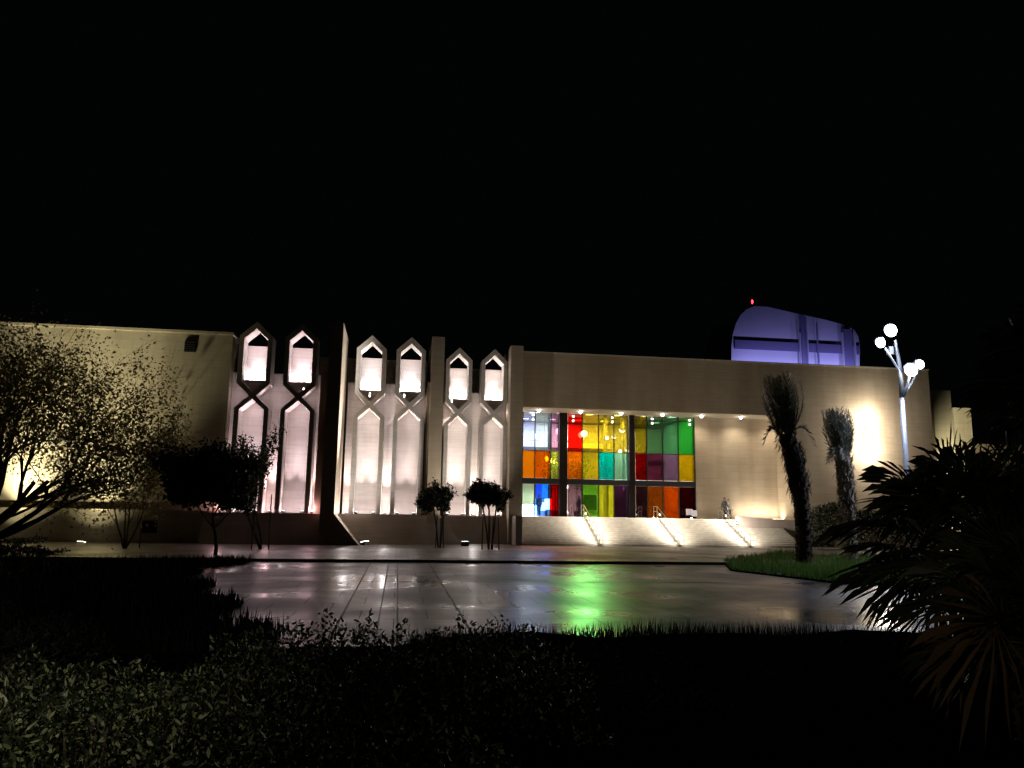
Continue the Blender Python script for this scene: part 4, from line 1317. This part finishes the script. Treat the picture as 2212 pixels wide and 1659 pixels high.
# ================================================================== PEOPLE
def person(label, loc, face, shirt, trousers, pose, h=1.72, scarf=None):
    """skinned body: face = heading angle; pose = leg / arm swing in metres"""
    t = thing("person", label, "person", loc)
    s = h / 1.72
    ls, as_ = pose
    P = {
        'pel': (0, 0, .95), 'sp': (0, .01, 1.12), 'ch': (0, .02, 1.32), 'nk': (0, .02, 1.48), 'hb': (0, .035, 1.56), 'hd': (0, .04, 1.66),
    }
    for m, n in ((1, 'l'), (-1, 'r')):
        sw = ls * m
        P['hp' + n] = (.09 * m, 0, .90)
        P['kn' + n] = (.095 * m, sw * .5 + .05 * abs(sw) / .3 + .02, .50)
        P['an' + n] = (.10 * m, sw * 1.0, .09 + (.06 if sw < 0 else 0))
        P['to' + n] = (.11 * m, sw + .17, .04 + (.0 if sw >= 0 else .0))
        P['sh' + n] = (.18 * m, .01, 1.42)
        P['el' + n] = (.23 * m, -as_ * m * .4 - .02, 1.14)
        P['wr' + n] = (.23 * m, -as_ * m + .06, .90)
        P['pm' + n] = (.225 * m, -as_ * m + .08, .83)
    rad = {'pel': .145, 'sp': .125, 'ch': .145, 'nk': .055, 'hb': .075, 'hd': .085, 'hp': .09, 'kn': .06, 'an': .042, 'to': .035, 'sh': .06, 'el': .043, 'wr': .028, 'pm': .03}
    E = [('pel', 'sp'), ('sp', 'ch'), ('ch', 'nk'), ('nk', 'hb'), ('hb', 'hd')]
    for n in 'lr':
        E += [('pel', 'hp' + n), ('hp' + n, 'kn' + n), ('kn' + n, 'an' + n), ('an' + n, 'to' + n), ('ch', 'sh' + n), ('sh' + n, 'el' + n), ('el' + n, 'wr' + n), ('wr' + n, 'pm' + n)]
        m = 1 if n == 'l' else -1
        b = Vector(P['pm' + n])
        for k in range(5):
            if k == 4:
                a1 = b + Vector((-.02 * m, .035, -.0)); a2 = a1 + Vector((-.005 * m, .02, -.03)); o = 'wr' + n
            else:
                a1 = b + Vector((0, -.03 + .02 * k, -.045)); a2 = a1 + Vector((-.012 * m, 0, -.035 - .006 * (k in (1, 2)))); o = 'pm' + n
            P[f'f{k}a{n}'] = tuple(a1); P[f'f{k}b{n}'] = tuple(a2)
            E += [(o, f'f{k}a{n}'), (f'f{k}a{n}', f'f{k}b{n}')]
    keys = list(P)
    rot = Matrix.Rotation(face, 3, 'Z')
    me = bpy.data.meshes.new("body")
    me.from_pydata([tuple(rot @ (Vector(P[k]) * s)) for k in keys], [(keys.index(a), keys.index(b)) for a, b in E], [])
    me.materials.append(shirt)
    o = bpy.data.objects.new("body", me)
    COL.objects.link(o); o.parent = t
    sk = o.modifiers.new("skin", 'SKIN')
    sv = me.skin_vertices[0].data
    for i, k in enumerate(keys):
        r = .009 if k[0] == 'f' else rad[k if k in rad else k[:-1]]
        sv[i].radius = (r * s, r * s)
        sv[i].use_root = (k == 'pel')
    sub = o.modifiers.new("sub", 'SUBSURF'); sub.levels = 1; sub.render_levels = 2
    L = Vector(loc)

    def W(v): return L + rot @ (Vector(v) * s)
    # face and hair
    hd = MB()
    hd.ball(W((0, .045, 1.62)), .098 * s, 16, 12, (.85, .95, 1.18))
    nose = W((0, .15, 1.61))
    hd.ball(nose, .016 * s, 6, 5)
    for m in (1, -1):
        hd.ball(W((.083 * m, .04, 1.62)), .02 * s, 6, 5, (.5, 1, 1.4))
    hd.build("face", M['skin'], t, smooth=True)
    ey = MB()
    for m in (1, -1): ey.ball(W((.033 * m, .132, 1.63)), .011 * s, 6, 5)
    ey.build("eyes", M['hair'], t)
    MB().box(-.02, .02, 0, .004, 0, .006)
    mo = MB(); mo.ball(W((0, .135, 1.565)), .02 * s, 8, 5, (1, .3, .25)); mo.build("mouth", M['fan_dead'], t)
    hr = MB().ball(W((0, .02, 1.655)), .103 * s, 16, 12, (.92, .98, 1.05))
    hr.build("hair", M['hair'] if not scarf else scarf, t, smooth=True)
    # trousers over the legs, jacket over the torso
    tz = MB()
    for n in 'lr':
        tz.tube([W(P['hp' + n]) + Vector((0, 0, .08 * s)), W(P['kn' + n]), W(P['an' + n]) + Vector((0, 0, .02))], [.115 * s, .082 * s, .07 * s], 12)
    tz.build("trousers", trousers, t, smooth=True)
    sh_ = MB().tube([W((0, 0, .86)), W((0, .01, 1.12)), W((0, .02, 1.34)), W((0, .02, 1.46))], [.18 * s, .165 * s, .185 * s, .08 * s], 14)
    for n in 'lr':
        sh_.tube([W(P['sh' + n]), W(P['el' + n]), W(P['wr' + n])], [.068 * s, .056 * s, .042 * s], 10)
    sh_.build("jacket", shirt, t, smooth=True)
    for n in 'lr':
        sm_ = MB().ball(W((P['an' + n][0], P['an' + n][1] + .06, .045)), .07 * s, 10, 6, (.7, 1.0, .6))
        sm_.v = sm_.v
        sm_.build("shoe", M['cloth_dark'], t, smooth=True)
    return t


p = at(1566, 1121, 62.4)
person("person in dark grey clothes walking at the top of the steps by the right handrail", (p.x, 62.4, POD), R(200), M['cloth_grey'], M['cloth_dark'], (.22, .18), 1.74)
p = at(1574, 1121, 62.9)
person("person in pale clothes walking close behind the person in dark grey", (p.x, 62.9, POD), R(190), M['cloth_white'], M['cloth_grey'], (-.18, .15), 1.66, scarf=M['cloth_grey'])
p = at(1164, 1118, NGL + 1.3)
person("person in black standing in the lobby before the glowing desk", (p.x, NGL + 1.3, POD), R(15), M['cloth_dark'], M['cloth_dark'], (.04, .02), 1.78)
p = at(1250, 1118, NGL + .9)
person("person in black inside the lobby behind the grey lilac pane", (p.x, NGL + .9, POD), R(-120), M['cloth_dark'], M['cloth_dark'], (.12, .12), 1.75)

# green plant in the lobby
bxp = at(1236, 1118, NGL + 2.6)
for k, (px, lab) in enumerate(((1199, "tall leafy potted plant in the lobby behind the red door pane"), (1246, "tall leafy potted plant in the lobby behind the orange pane"))):
    b = at(px, 1118, NGL + 2.8)
    t = thing("potted_plant", lab, "potted plant", (b.x, NGL + 2.8, POD), "potted plants in the lobby")
    MB().tube([(b.x, NGL + 2.8, POD), (b.x, NGL + 2.8, POD + .5)], [.22, .3], 14).build("pot", M['lobby_dark'], t)
    MB().tube([(b.x, NGL + 2.8, POD + .4), (b.x, NGL + 2.8, POD + 3.6)], [.05, .03], 6).build("stem", M['bark'], t)
    lf = MB()
    random.seed(k)
    for i in range(700):
        q = Vector((b.x, NGL + 2.8, POD + 3.9)) + Vector((random.gauss(0, .42), random.gauss(0, .4), random.gauss(0, .7)))
        lf.leaf(q, rnd_dir(), rnd_dir(), .28, .12)
    lf.build("leaves", M['grass'], t)
